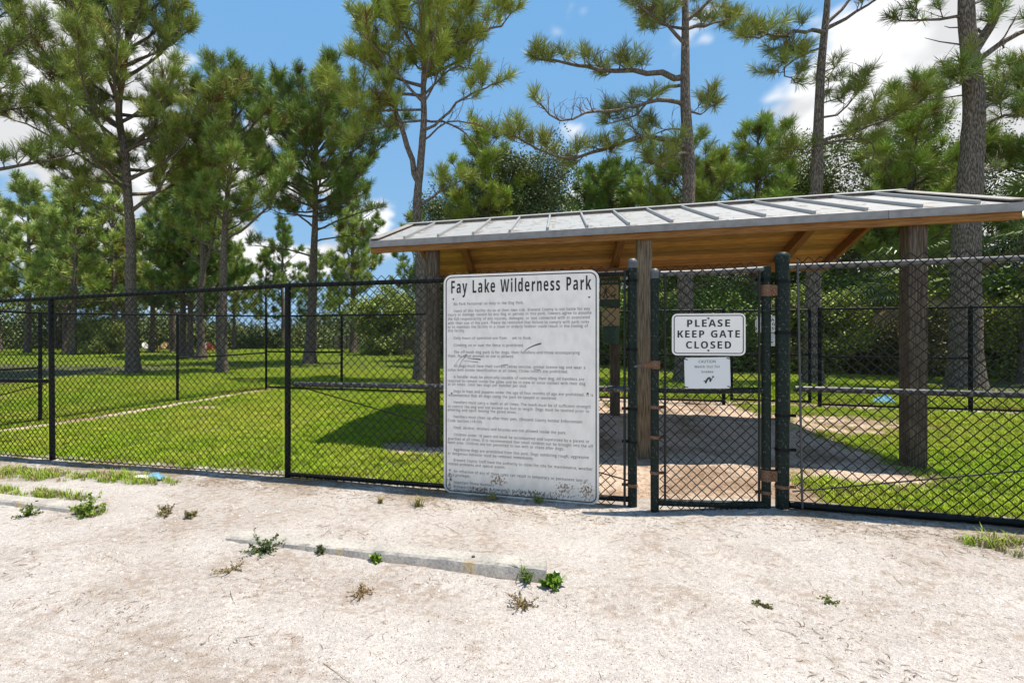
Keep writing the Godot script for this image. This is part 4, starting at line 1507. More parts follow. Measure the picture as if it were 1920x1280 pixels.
func make_trees() -> void:
	M.tuft = tuft_mesh(1, 46, 0.0078)
	M.tuft_far = tuft_mesh(2, 30, 0.0145)
	M.spray = spray_mesh(3, 34, 0.32, 0.1)
	M.spray_big = spray_mesh(4, 22, 0.34, 0.15)
	M.spray_light = spray_mesh(6, 24, 0.24, 0.11, 0.62)
	M.fronds = [frond_mesh(1), frond_mesh(2), frond_mesh(3)]
	var near := "tall pines round the dog park"

	pine("pine_tree", "tall open pine right of the centre, with long bare-tipped limbs reaching left over the roof", near, {
		"base": on(3.37, -10.54), "seed": 5, "r": 0.22, "size": 1.15, "tint": Color(0.105, 0.122, 0.033), "stubs": 5,
		"trunk": [[0, 0], [0, 3], [0.1, 5.8], [0, 7.7], [0, 9.4], [0, 10.6], [0, 13.0]],
		"limbs": [
			[[[-0.1, 8.4], [-0.9, 8.7], [-2.1, 9.0], [-3.0, 9.3], [-3.9, 9.6]], 0.085, 0.9], [[[-0.1, 8.2], [-0.7, 8.1], [-1.2, 7.5], [-2.0, 7.3]], 0.05, 0.75],
			[[[-0.1, 7.6], [-0.9, 7.6], [-1.8, 7.3], [-2.7, 7.1], [-3.7, 6.8], [-4.4, 7.1]], 0.06, 0.12, 0.4], [[[-0.1, 6.4], [-0.7, 6.7], [-1.5, 6.7], [-2.3, 6.4], [-3.0, 6.2], [-3.6, 6.2], [-4.8, 6.8]], 0.075, 0.75],
			[[[-0.1, 6.3], [-0.5, 6.1], [-1.0, 5.7], [-1.5, 5.8]], 0.06, 0.8], [[[0.1, 9.7], [0.7, 10.0], [1.4, 10.3], [1.8, 10.6]], 0.05, 0.9], [[[0.2, 7.5], [0.5, 7.5], [1.0, 7.8]], 0.035, 0.85],
			[[[0, 6.9], [-0.4, 7.1], [-0.9, 6.9]], 0.03, 0.9], [[[0.0, 9.3], [-0.9, 10.0], [-1.6, 10.4]], 0.05, 0.9]],
		"grow": [9.6, 12.8, 12, 2.2, 0.5]})
	pine("pine_tree", "slim pine with a clean dark trunk against the blue sky, left of the big cloud", near, {
		"base": on(6.72, -11.38), "seed": 6, "r": 0.19, "size": 1.1, "tint": Color(0.105, 0.124, 0.033), "stubs": 4,
		"trunk": [[0, 0], [0, 3.3], [0.1, 5.6], [0.2, 8.4], [0.4, 10.6], [0.5, 13.0]],
		"limbs": [
			[[[0.3, 9.6], [-0.4, 9.5], [-1.0, 9.2], [-1.8, 9.0], [-2.5, 8.8]], 0.055, 0.9, 0.35], [[[-0.7, 9.2], [-0.9, 8.6], [-0.7, 8.1]], 0.03, 0.8], [[[0.5, 9.7], [1.1, 10.1], [1.8, 10.6]], 0.06, 0.9, 0.5], [[[0.5, 9.8], [0.9, 10.4], [1.5, 10.9]], 0.055, 0.9, 0.5],
			[[[0.3, 6.6], [1.1, 6.9], [1.8, 7.1], [2.7, 7.6]], 0.05, 0.9], [[[0.3, 6.5], [0.9, 6.7], [1.5, 6.7], [1.8, 6.2]], 0.035, 0.3], [[[0.0, 6.5], [-0.5, 6.2], [-0.7, 6.4]], 0.03, 0.9], [[[0.4, 7.2], [0.7, 7.5], [1.0, 8.2]], 0.035, 0.9],
			[[[0.2, 8.3], [0.6, 8.5], [0.9, 8.3]], 0.025, 0.7]],
		"grow": [10.6, 12.8, 10, 1.9, 0.5]})
	pine("pine_tree", "stout rough-barked pine near the right edge, with snapped stubs and its roots flared", near, {
		"base": on(9.54, -10.65), "seed": 7, "r": 0.3, "flare": 0.4, "size": 1.1, "tint": Color(0.085, 0.115, 0.03), "stubs": 9,
		"trunk": [[0, 0], [0, 3.1], [0.1, 5.0], [0.2, 6.9], [0.1, 8.2], [0, 9.5], [0, 13.5]],
		"limbs": [
			[[[-0.2, 9.0], [-0.8, 9.1], [-1.4, 9.2]], 0.04, 0.5], [[[-0.2, 8.0], [-0.4, 8.0], [-0.6, 8.0]], 0.025, 0.0, 0.9], [[[0.1, 8.0], [0.6, 8.8], [0.9, 9.3], [1.2, 9.9]], 0.13, 0.6], [[[0.3, 8.0], [0.9, 8.4], [1.5, 8.7]], 0.08, 0.8],
			[[[-0.2, 7.4], [-0.7, 7.3], [-1.1, 7.2]], 0.03, 0.5], [[[0.3, 5.0], [0.7, 5.3], [1.5, 5.6]], 0.07, 0.3], [[[0.2, 6.7], [0.7, 7.0], [1.5, 7.3]], 0.05, 0.95], [[[0.2, 6.9], [0.9, 7.3], [1.7, 8.0]], 0.05, 0.95], [[[0.1, 6.3], [0.6, 6.5], [1.4, 6.5]], 0.04, 0.95]],
		"grow": [9.8, 13.3, 14, 2.4, 0.4]})
	pine("pine_tree", "forked slender pine left of the shelter roof, yellow-green tufts and a tangle of dead twigs", near, {
		"base": on(-3.82, -9.2), "seed": 8, "r": 0.165, "size": 1.15, "tint": Color(0.125, 0.15, 0.03), "stubs": 2, "side": 0.75,
		"trunk": [[0, 0], [0, 3.4], [-0.1, 4.9], [0, 6.2], [0.1, 7.5], [0.1, 8.8], [0.3, 10.1], [0.1, 12.5]],
		"limbs": [
			[[[-0.1, 5.7], [-0.4, 6.8], [-0.7, 7.8], [-0.8, 8.2], [-1.3, 9.2], [-1.5, 10.1], [-1.5, 10.9]], 0.09, 0.95, 0.45], [[[0.1, 7.2], [0.6, 7.4], [1.3, 8.0], [1.8, 8.1], [2.3, 8.2]], 0.045, 0.4, 0.5], [[[0.2, 7.5], [0.9, 7.5], [1.5, 7.2], [1.8, 6.8]], 0.035, 0.05], [[[0.1, 6.9], [0.8, 7.4], [1.6, 7.3], [2.1, 6.9]], 0.03, 0.03],
			[[[0.1, 8.8], [0.6, 9.3], [1.3, 9.6], [2.2, 9.8], [2.6, 10.2]], 0.05, 0.9], [[[-0.5, 7.5], [-1.1, 7.4], [-2.0, 7.0]], 0.035, 0.5], [[[0, 5.0], [0.6, 5.5], [1.4, 5.9]], 0.05, 0.3, 0.5], [[[-0.8, 8.2], [-1.5, 8.4], [-2.3, 8.5], [-2.9, 9.0]], 0.045, 0.95],
			[[[0.1, 8.2], [0.8, 8.9], [1.5, 9.0]], 0.04, 0.9], [[[-0.8, 8.0], [-1.2, 9.4], [-2.0, 10.4]], 0.045, 0.95], [[[0.2, 8.0], [0.5, 8.8], [0.7, 9.7]], 0.035, 0.95], [[[-0.6, 7.8], [-1.4, 7.7], [-2.0, 7.9]], 0.035, 0.95], [[[0.1, 9.2], [-0.3, 9.8], [-0.7, 10.6]], 0.04, 0.95]],
		"grow": [8.2, 12.3, 24, 2.5, 0.4]})
	pine("pine_tree", "broad pine at the left with long drooping limbs, its trunk rising behind the fence", near, {
		"base": on(-14.45, -9.51), "seed": 9, "r": 0.2, "size": 1.2, "tint": Color(0.1, 0.125, 0.03), "side": 0.95, "step": 0.19, "stubs": 3,
		"trunk": [[0, 0], [-0.1, 3], [-0.1, 4.8], [-0.2, 6.3], [-0.3, 7.7], [-0.5, 8.9], [-0.5, 9.7], [-0.3, 11], [-0.2, 12.4], [-0.1, 15.2]],
		"limbs": [
			[[[-0.5, 8.7], [-1.3, 9.4], [-2.4, 10.3], [-3.6, 11.3]], 0.07, 0.95], [[[-0.2, 7.8], [0.8, 8.5], [1.4, 9.2], [1.9, 9.9]], 0.065, 0.9, 0.4], [[[-0.4, 7.1], [-1.3, 7.3], [-2.4, 8.1], [-3.6, 8.7], [-4.7, 9.1]], 0.06, 0.95],
			[[[0, 5.7], [0.8, 6.5], [1.1, 7.2], [1.8, 7.8]], 0.075, 0.8, 0.4], [[[-0.1, 5.5], [-0.9, 5.9], [-1.7, 6.2]], 0.045, 0.5, 0.6], [[[-0.4, 8.9], [-0.2, 10], [0.2, 11.4], [0.9, 12.5]], 0.07, 0.95], [[[-0.2, 6.6], [-1.2, 6.9], [-2.4, 7.0], [-3.6, 7.6]], 0.05, 0.9]],
		"grow": [6.2, 14.2, 41, 4.7, 0.25]})
	pine("pine_tree", "mid-height pine with an upright rounded top, just right of the broad left-hand pine", near, {
		"base": on(-11.99, -11.0), "seed": 10, "r": 0.17, "size": 1.1, "tint": Color(0.085, 0.12, 0.028), "side": 0.7, "shape": 0.0, "step": 0.19, "stubs": 3,
		"trunk": [[0, 0], [0.1, 5], [0.3, 7.4], [0.3, 8.6], [0.4, 9.5], [0.4, 10.2]],
		"limbs": [[[[0.3, 4.9], [1.1, 5.4], [2.1, 6.3], [2.7, 7.1]], 0.06, 0.7, 0.45], [[[0.2, 7.4], [-0.5, 8.1], [-0.7, 8.7]], 0.04, 0.8], [[[0.1, 4.4], [-0.9, 4.9], [-1.6, 5.4]], 0.045, 0.6, 0.4]],
		"grow": [5.2, 9.9, 34, 2.7, 0.25]})
	pine("pine_tree", "dense dome-headed dark pine between the left pines and the forked slender one", near, {
		"base": on(-12.43, -18.2), "seed": 11, "r": 0.28, "size": 1.3, "tint": Color(0.07, 0.105, 0.026), "side": 0.95, "shape": 0.0, "step": 0.22, "stubs": 4,
		"trunk": [[0, 0], [0.2, 5.1], [0.3, 7.9], [0.3, 10.2], [0.3, 12.3]],
		"limbs": [[[[0.1, 7.0], [-1.0, 8.0], [-2.2, 8.3]], 0.06, 0.6, 0.5], [[[0.2, 5.5], [-1.1, 5.9], [-3.0, 6.1]], 0.06, 0.5, 0.4], [[[0.3, 6.9], [1.9, 7.7], [3.6, 8.3]], 0.06, 0.6, 0.5], [[[0.3, 6.3], [1.9, 6.6], [3.3, 6.2]], 0.05, 0.6, 0.4]],
		"grow": [7.4, 12.0, 50, 4.9, 0.15]})
	pine("pine_tree", "pine whose trunk stands left of the photograph, only its limbs reaching in at the edge", near, {
		"base": on(-16.7, -5.6), "seed": 12, "r": 0.2, "size": 1.2, "tint": Color(0.095, 0.125, 0.03), "side": 0.9,
		"trunk": [[0, 0], [0, 4], [0.1, 8], [0, 12], [0, 15]], "grow": [5.5, 14.8, 30, 3.6, 0.2]})
	pine("pine_tree", "twin-stemmed pine with crooked grey boughs, standing behind the left-hand fence posts", near, {
		"base": on(-22.3, -21.9), "seed": 13, "r": 0.25, "size": 1.35, "tint": Color(0.085, 0.115, 0.03), "tuft": M.tuft_far, "stubs": 5, "step": 0.28,
		"trunk": [[0, 0], [-0.1, 3.5], [0.1, 6.5], [-0.3, 10], [-0.2, 13]],
		"limbs": [[[[0.1, 5.6], [0.7, 7.0], [1.1, 9.0], [1.3, 11]], 0.1, 0.7, 0.4], [[[0, 6.0], [-1.2, 7.2], [-2.4, 7.9]], 0.06, 0.5], [[[0.1, 6.6], [1.5, 7.5], [2.6, 8.0]], 0.06, 0.5]],
		"grow": [7.5, 12.8, 30, 3.2, 0.35]})
	pine("pine_tree", "shady pine with low dark boughs, behind and right of the broad left-hand trunk", near, {
		"base": on(-25.6, -24.6), "seed": 14, "r": 0.22, "size": 1.5, "tint": Color(0.05, 0.085, 0.024), "tuft": M.tuft_far, "step": 0.3, "side": 0.9, "needles": 1.0,
		"trunk": [[0, 0], [0, 4], [0, 8], [0, 11.0]], "grow": [2.6, 10.8, 52, 4.4, 0.05]})
	pine("pine_tree", "young pine with lime-tipped tufts showing over the left end of the shelter roof", near, {
		"base": on(-3.4, -17.5), "seed": 15, "r": 0.16, "size": 1.25, "tint": Color(0.115, 0.15, 0.028), "step": 0.25, "side": 0.8,
		"trunk": [[0, 0], [0, 4], [0.1, 7], [0, 10.2]], "grow": [4.4, 10, 32, 3.0, 0.3]})
	pine("pine_tree", "round dense pine crown showing above the middle of the shelter roof", near, {
		"base": on(2.4, -24.5), "seed": 16, "r": 0.22, "size": 1.35, "tint": Color(0.075, 0.108, 0.027), "tuft": M.tuft_far, "step": 0.26, "side": 0.8, "shape": 0.0, "needles": 1.0,
		"trunk": [[0, 0], [0, 4], [0, 8], [0, 9.9]], "grow": [5.0, 9.8, 46, 2.6, 0.35]})
	pine("pine_tree", "spreading young pine behind the tall open one, tufts standing up like candles", near, {
		"base": on(5.4, -19.0), "seed": 17, "r": 0.16, "size": 1.25, "tint": Color(0.11, 0.14, 0.028), "step": 0.25, "side": 0.8,
		"trunk": [[0, 0], [0, 3], [-0.1, 6], [-0.1, 9.0]], "grow": [3.6, 8.9, 31, 3.3, 0.35]})
	pine("pine_tree", "young pine between the slim pine and the tall open one, above the roof", near, {
		"base": on(8.1, -19.5), "seed": 18, "r": 0.16, "size": 1.25, "tint": Color(0.1, 0.14, 0.03), "step": 0.25, "side": 0.8,
		"trunk": [[0, 0], [0, 3], [0.1, 6], [0.2, 10.2]], "grow": [3.8, 10, 31, 2.6, 0.4]})
	pine("pine_tree", "hazy green pine between the slim pine and the stout pine, above the right roof end", near, {
		"base": on(13.2, -19.0), "seed": 19, "r": 0.18, "size": 1.3, "tint": Color(0.11, 0.145, 0.03), "step": 0.26, "side": 0.8,
		"trunk": [[0, 0], [0, 3], [0.1, 6], [0.2, 10.5]], "grow": [3.5, 10.3, 33, 3.2, 0.25]})
	pine("pine_tree", "pine at the right edge of the photograph, its crown behind the stout trunk", near, {
		"base": on(17.0, -17.0), "seed": 20, "r": 0.2, "size": 1.3, "tint": Color(0.09, 0.125, 0.03), "step": 0.26, "side": 0.85,
		"trunk": [[0, 0], [0, 3], [0.1, 6], [0.2, 11.0]], "grow": [3.5, 10.8, 44, 3.8, 0.25]})

	# leafy trees behind the shelter and along the wood on the right
	var olive := Color(0.06, 0.08, 0.032)
	var fresh := Color(0.13, 0.18, 0.03)
	var deep := Color(0.05, 0.085, 0.02)
	leafy("oak_tree", "small-leaved grey-green oak rising over the middle of the shelter roof", "tree", "", {"base": on(-1.4, -19.5), "seed": 31, "high": 11.2, "wide": 4.6, "size": 1.25, "r": 0.17, "boughs": 22, "clear": 0.35, "tint": olive, "tint2": Color(0.12, 0.14, 0.06), "twigs": 5, "sprays": 3})
	leafy("oak_tree", "second small-leaved oak, left of the one over the roof middle, behind the sign", "tree", "", {"base": on(-5.4, -23.0), "seed": 32, "high": 11.5, "wide": 4.6, "size": 1.25, "r": 0.18, "boughs": 22, "clear": 0.25, "tint": olive, "tint2": Color(0.11, 0.14, 0.05), "twigs": 5, "sprays": 3})
	leafy("oak_tree", "dark oak at the wood's edge behind the entrance gate", "tree", "", {"base": on(6.0, -23.5), "seed": 33, "high": 11.2, "wide": 4.2, "r": 0.18, "boughs": 22, "clear": 0.1, "tint": deep, "tint2": fresh, "twigs": 5, "sprays": 3})
	leafy("oak_tree", "leafy tree behind the right roof end, brown-green and close-leaved", "tree", "", {"base": on(11.3, -22.5), "seed": 34, "high": 11.0, "wide": 4.8, "size": 1.25, "r": 0.2, "boughs": 24, "clear": 0.12, "tint": Color(0.085, 0.095, 0.03), "tint2": fresh, "twigs": 5, "sprays": 3})
	leafy("oak_tree", "leafy tree between the slim pine and the stout pine, at the wood's edge", "tree", "", {"base": on(16.5, -22.0), "seed": 35, "high": 11.2, "wide": 4.8, "size": 1.25, "r": 0.2, "boughs": 24, "clear": 0.1, "tint": deep, "tint2": Color(0.14, 0.17, 0.035), "twigs": 5, "sprays": 3})
	leafy("oak_tree", "leafy tree at the far right edge behind the palms", "tree", "", {"base": on(20.5, -19.0), "seed": 36, "high": 10.0, "wide": 4.8, "size": 1.25, "r": 0.2, "boughs": 24, "clear": 0.1, "tint": deep, "tint2": Color(0.12, 0.16, 0.03), "twigs": 5, "sprays": 3})
	palm("cabbage palm at the right edge, a full head of fans behind the stout pine", on(12.6, -13.3), 4.3, 41, 30)
	palm("shorter cabbage palm with hanging fans, left of the stout pine trunk under the roof end", on(10.6, -14.6), 3.0, 42, 26)

	# bushes along the wood behind the right-hand fence: three kinds, copied
	var kinds := [
		leafy("bush", "bush", "bush", "", {"base": on(5.0, -20.0), "seed": 51, "high": 2.6, "wide": 1.7, "r": 0.04, "stems": 5, "boughs": 7, "clear": 0.05, "tint": deep, "tint2": fresh, "twigs": 3, "sprays": 2, "spray": M.spray_light}),
		leafy("bush", "bush", "bush", "", {"base": on(8.0, -20.0), "seed": 52, "high": 3.4, "wide": 1.9, "r": 0.05, "stems": 5, "boughs": 7, "clear": 0.05, "tint": Color(0.13, 0.17, 0.035), "tint2": Color(0.2, 0.22, 0.06), "twigs": 3, "sprays": 2, "spray": M.spray_light}),
		leafy("bush", "bush", "bush", "", {"base": on(11.0, -20.0), "seed": 53, "high": 2.2, "wide": 1.6, "r": 0.04, "stems": 5, "boughs": 7, "clear": 0.05, "tint": Color(0.075, 0.08, 0.03), "tint2": Color(0.14, 0.13, 0.06), "twigs": 3, "sprays": 2}),
	]
	var bg := "bushes along the wood's edge"
	var names := ["dark green bush at the wood's edge", "pale lime bush at the wood's edge", "olive brown bush at the wood's edge"]
	for k in 3:
		kinds[k].set_meta("stem", "bush")
	var first := [false, false, false]
	var rng := RandomNumberGenerator.new()
	rng.seed = 60
	# [x, z, kind, size, what it stands beside]
	for e in [
		[2.6, -21.5, 0, 1.3, "seen just left of the entrance gate"], [4.6, -19.6, 1, 1.1, "seen through the left half of the entrance gate"], [6.1, -19.2, 0, 1.35, "seen above the gate's white sign"], [7.2, -17.8, 0, 1.2, "seen through the gate's right half"],
		[8.3, -18.6, 2, 1.3, "behind the slim pine's trunk"], [9.6, -17.6, 1, 0.95, "right of the slim pine, low in front"], [9.9, -19.6, 0, 1.5, "right of the slim pine, taller and behind"], [11.3, -18.2, 1, 1.25, "between the slim pine and the right shelter post"], [11.6, -16.6, 2, 0.9, "low beside the right shelter post"],
		[13.0, -18.0, 0, 1.5, "behind the right shelter post"], [13.3, -15.8, 1, 0.85, "low between shelter post and stout pine"], [14.3, -16.6, 2, 1.2, "behind the stout pine's trunk"], [15.6, -16.2, 0, 1.5, "right of the stout pine, dark and high"], [15.2, -14.2, 2, 1.0, "right of the stout pine, near the palms"], [17.3, -15.0, 0, 1.5, "at the right edge beyond the palm"],
		[0.2, -24.0, 0, 1.5, "behind the rules sign"], [-2.6, -27.0, 1, 1.4, "behind the left shelter post"], [-5.2, -29.0, 0, 1.5, "left of the sign, past the grey fence"], [-38.3, -28.3, 1, 1.0, "far off, left of the broad left-hand trunk"], [-14.0, -33.0, 1, 1.6, "far off, right of the dome-headed pine's trunk"], [-9.5, -36.0, 2, 1.8, "far off, by the end of the grey fence"]]:
		var label: String = "%s, %s" % [names[e[2]], e[4]]
		if not first[e[2]]:
			first[e[2]] = true
			kinds[e[2]].position = on(e[0], e[1])
			kinds[e[2]].scale = Vector3.ONE * e[3]
			kinds[e[2]].set_meta("label", label)
			kinds[e[2]].set_meta("group", bg)
		else:
			clone(kinds[e[2]], label, on(e[0], e[1]), rng.randf() * TAU, e[3], bg)

	# the open pine wood beyond the lawn: four trees, copied
	var fg := "pines of the open wood beyond the lawn"
	var stock := []
	for k in 4:
		var o := pine("far_pine", "slender far pine in the open wood beyond the lawn", fg, {
			"base": on(-30.0 - k * 5.0, -30.0), "seed": 70 + k, "r": 0.2 + 0.02 * k, "size": 1.7, "tint": [Color(0.105, 0.14, 0.036), Color(0.095, 0.125, 0.034), Color(0.13, 0.16, 0.04), Color(0.08, 0.115, 0.03)][k], "tuft": M.tuft_far, "step": 0.5, "side": 1.0, "stubs": 4,
			"trunk": [[0, 0], [0.1, 4], [0.2 - 0.1 * k, 8], [0, 11.5 + k]], "grow": [2.9 + 0.7 * k, 11.3 + k, 30, 3.2 + 0.2 * k, 0.2]})
		o.set_meta("stem", "far_pine")
		stock.push_back(o)
	var spots := []
	# those the photograph lets one tell apart stand where they stand there
	var marked := [[-39.5, -26.8, 1.2, "far pine with a thin straight trunk, left of the left-hand front fence post"], [-48.6, -29.5, 1.25, "far pine at the left edge, low feathery boughs over the far lawn"], [-38.0, -29.3, 1.1, "far pine just left of the broad left-hand pine's trunk"], [-26.9, -25.2, 0.9, "far pine right of the broad left-hand trunk, near the lawn chairs"], [-44.5, -30.0, 1.2, "far pine between the left edge and the thin straight one"], [-30.0, -33.0, 1.0, "far pine behind the red lawn chairs"]]
	for k in 46:
		var far := 42.0 + 34.0 * rng.randf()
		var a := rng.randf_range(-0.93, 0.4) if k < 32 else rng.randf_range(0.3, 1.3)
		var dir := (AHEAD + RIGHT * a)
		spots.push_back([dir.x * far, 3.885 + dir.z * far, rng.randf_range(0.8, 1.2)])
	for k in marked.size() + spots.size():
		var e: Array = marked[k] if k < marked.size() else spots[k - marked.size()]
		var label: String = e[3] if e.size() > 3 else ["mid-green slender far pine in the open wood beyond the lawn", "dull green slender far pine in the open wood beyond the lawn", "pale yellow-green far pine in the open wood beyond the lawn", "dark tall far pine in the open wood beyond the lawn"][k % 4]
		if k < 4:
			stock[k].position = on(e[0], e[1])
			stock[k].scale = Vector3.ONE * e[2]
			stock[k].set_meta("label", label)
		else:
			clone(stock[k % 4], label, on(e[0], e[1]), rng.randf() * TAU, e[2], fg)

	# the dark low growth that closes the wood off
	var places := []
	var tints := []
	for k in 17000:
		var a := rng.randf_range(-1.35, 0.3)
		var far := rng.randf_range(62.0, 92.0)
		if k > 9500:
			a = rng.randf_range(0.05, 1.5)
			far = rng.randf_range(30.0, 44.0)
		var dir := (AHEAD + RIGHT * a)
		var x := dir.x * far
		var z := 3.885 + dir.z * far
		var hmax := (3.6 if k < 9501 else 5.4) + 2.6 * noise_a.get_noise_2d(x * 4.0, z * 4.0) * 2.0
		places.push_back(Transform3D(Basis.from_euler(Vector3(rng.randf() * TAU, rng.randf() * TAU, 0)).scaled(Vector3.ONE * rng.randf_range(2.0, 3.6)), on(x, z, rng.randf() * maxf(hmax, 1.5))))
		tints.push_back((0.42 if k > 9500 else 1.0) * Color(0.11, 0.15, 0.045).lerp(Color(0.26, 0.29, 0.08), rng.randf() * rng.randf()))  # right-hand growth coloured darker, standing in for shadowed gaps between bushes
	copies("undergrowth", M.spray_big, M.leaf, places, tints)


# ---------------------------------------------------------------- grass and litter
func blade_tuft(seed_: int, count: int, high: float, wide: float, spread: float) -> ArrayMesh:
	var rng := RandomNumberGenerator.new()
	rng.seed = seed_
	var mb := MB.new()
	for k in count:
		var a := rng.randf() * TAU
		var p := Vector3(rng.randf_range(-1, 1), 0, rng.randf_range(-1, 1)) * spread
		var d := Vector3(cos(a), 0, sin(a))
		var s := Vector3(-d.z, 0, d.x) * wide
		var h := high * rng.randf_range(0.55, 1.1)
		var lean := h * rng.randf_range(0.15, 0.9)
		mb.tint = Color(1, 1, 1) * rng.randf_range(0.75, 1.15)
		var m := p + d * lean * 0.35 + Vector3(0, h * 0.65, 0)
		var tip := p + d * lean + Vector3(0, h, 0)
		mb.quad(p - s * 0.5, m - s * 0.45, m + s * 0.45, p + s * 0.5)
		mb.tri(m - s * 0.45, tip, m + s * 0.45)
	return mb.mesh()


func make_grass() -> void:
	var rng := RandomNumberGenerator.new()
	rng.seed = 90
	var tuft := blade_tuft(1, 24, 0.042, 0.0042, 0.05)
	var places := []
	var tints := []
	# [how many, nearest z, farthest z, left, right, size]
	for e in [[48000, 0.0, -6.2, -8.8, 5.2, 1.0], [9000, 0.0, -6.2, -14.0, -8.8, 1.3], [6000, 0.0, -6.2, 5.2, 9.0, 1.3], [30000, -6.0, -14.0, -15.0, 9.5, 1.6]]:
		for k in e[0]:
			var z := rng.randf_range(e[2], e[1])
			var x := rng.randf_range(e[3], e[4])
			var b := bare(x, z)
			if rng.randf() < b * 1.05 or (z > -0.12 and rng.randf() < 0.75):
				continue
			if z > -0.12 and x > 0.35 and x < 1.75:
				continue
			var s: float = e[5] * rng.randf_range(0.65, 1.25) * (1.0 - 0.4 * b)
			places.push_back(Transform3D(Basis(Vector3.UP, rng.randf() * TAU).scaled(Vector3(s, s * rng.randf_range(0.7, 1.2), s)), on(x, z)))
			var n := noise_a.get_noise_2d(x * 30.0, z * 30.0) + noise_b.get_noise_2d(x * 140.0, z * 140.0) * 0.6
			var c := Color(0.31, 0.45, 0.024).lerp(Color(0.46, 0.5, 0.055), clampf(0.35 + n, 0.0, 1.0))
			if rng.randf() < 0.05 + 0.4 * b:
				c = Color(0.42, 0.36, 0.16)
			tints.push_back(c * rng.randf_range(0.75, 1.2))
	copies("lawn_grass", tuft, M.blade, places, tints)
	places = []
	tints = []
	for k in 60000:
		var far := 14.0 + 48.0 * pow(rng.randf(), 1.5)
		var dir := AHEAD + RIGHT * rng.randf_range(-1.25, 1.2)
		var x := dir.x * far
		var z := 3.885 + dir.z * far
		if z > -13.5 or rng.randf() < bare(x, z):
			continue
		var s := 0.075 * far * rng.randf_range(0.7, 1.3)
		places.push_back(Transform3D(Basis(Vector3.UP, rng.randf() * TAU).scaled(Vector3(s, s * 0.6, s)), on(x, z)))
		var c := Color(0.28, 0.43, 0.025).lerp(Color(0.38, 0.46, 0.045), rng.randf())
		tints.push_back(c * rng.randf_range(0.8, 1.15))
	copies("far_lawn_grass", tuft, M.blade, places, tints)
	# sparse grass outside the fence
	places = []
	tints = []
	var thin := blade_tuft(2, 12, 0.06, 0.0045, 0.03)
	for k in 26000:
		var x := rng.randf_range(-7.4, 3.6)
		var z := rng.randf_range(0.1, 1.5)
		if rng.randf() > pow(front_grass(x, z), 1.5) * 0.8:
			continue
		var s := rng.randf_range(0.5, 1.2)
		places.push_back(Transform3D(Basis(Vector3.UP, rng.randf() * TAU).scaled(Vector3.ONE * s), on(x, z)))
		tints.push_back((Color(0.27, 0.38, 0.04) if rng.randf() < 0.68 else Color(0.36, 0.28, 0.15)) * rng.randf_range(0.7, 1.2))
	copies("thin_grass", thin, M.blade, places, tints)

	# fallen needles and twigs, shell chips, dark crumbs on the sand
	var mb := MB.new()
	mb.tube(PackedVector3Array([Vector3(-0.5, 0, 0), Vector3(-0.2, 0.02, 0.02), Vector3(0.15, 0.02, 0.015), Vector3(0.5, 0, -0.03)]), PackedFloat32Array([0.008, 0.011, 0.01, 0.005]), 4)
	var twig := mb.mesh()
	places = []
	tints = []
	for k in 6500:
		var z := rng.randf_range(0.02, 3.6) if rng.randf() < 0.6 else rng.randf_range(0.02, 0.6)
		var x := rng.randf_range(-7.0, 4.0)
		var l := rng.randf_range(0.008, 0.05) if rng.randf() < 0.97 else rng.randf_range(0.1, 0.2)
		if noise_a.get_noise_2d(x * 60.0 + 7.0, z * 60.0) < rng.randf_range(-0.5, 0.35):
			continue
		places.push_back(Transform3D(Basis(Vector3.UP, rng.randf() * TAU).scaled_local(Vector3(l, 0.07, 0.07 + l * 0.3)), on(x, z, 0.008 + sand_bump(x, z))))
		tints.push_back(Color(0.24, 0.14, 0.075).lerp(Color(0.38, 0.28, 0.19), rng.randf()) * rng.randf_range(0.5, 1.1))
	for k in 3200:
		var z := 0.04 + 0.4 * pow(rng.randf(), 1.6)
		var x := rng.randf_range(-6.5, 3.4)
		if absf(x - 1.0) < 0.6 and rng.randf() < 0.8:
			continue
		var l := rng.randf_range(0.01, 0.07)
		places.push_back(Transform3D(Basis(Vector3.UP, rng.randf() * TAU).scaled_local(Vector3(l, 0.12, 0.13)), on(x, z, 0.009 + sand_bump(x, z))))
		tints.push_back(Color(0.22, 0.13, 0.07).lerp(Color(0.42, 0.32, 0.2), rng.randf()) * rng.randf_range(0.4, 1.1))
	for k in 90:
		var cz := rng.randf_range(0.1, 2.9)
		var cx := rng.randf_range(-5.0, 3.2)
		var reach := rng.randf_range(0.03, 0.16)
		var turn := rng.randf() * TAU
		for q in int(reach * rng.randf_range(60.0, 240.0)):
			var x := cx + rng.randfn() * reach
			var z := cz + rng.randfn() * reach * 0.45
			if z < 0.03:
				continue
			var l := rng.randf_range(0.008, 0.045)
			places.push_back(Transform3D(Basis(Vector3.UP, turn + rng.randfn() * 2.5).scaled_local(Vector3(l, 0.07, 0.14)), on(x, z, 0.008 + sand_bump(x, z))))
			tints.push_back(Color(0.22, 0.13, 0.07).lerp(Color(0.38, 0.29, 0.2), rng.randf()) * rng.randf_range(0.35, 1.1))
	for k in 2600:
		var z := rng.randf_range(-7.0, -0.3)
		var x := rng.randf_range(-1.6, 5.5)
		if bare(x, z) < 0.35:
			continue
		var l := rng.randf_range(0.03, 0.12)
		places.push_back(Transform3D(Basis(Vector3.UP, rng.randf() * TAU).scaled_local(Vector3(l, 0.1, 0.1)), on(x, z, 0.006)))
		tints.push_back(Color(0.2, 0.12, 0.07) * rng.randf_range(0.4, 1.2))
	copies("fallen_needles", twig, M.debris, places, tints)
	# pine needles caught on the roof, most of them against the seams
	places = []
	tints = []
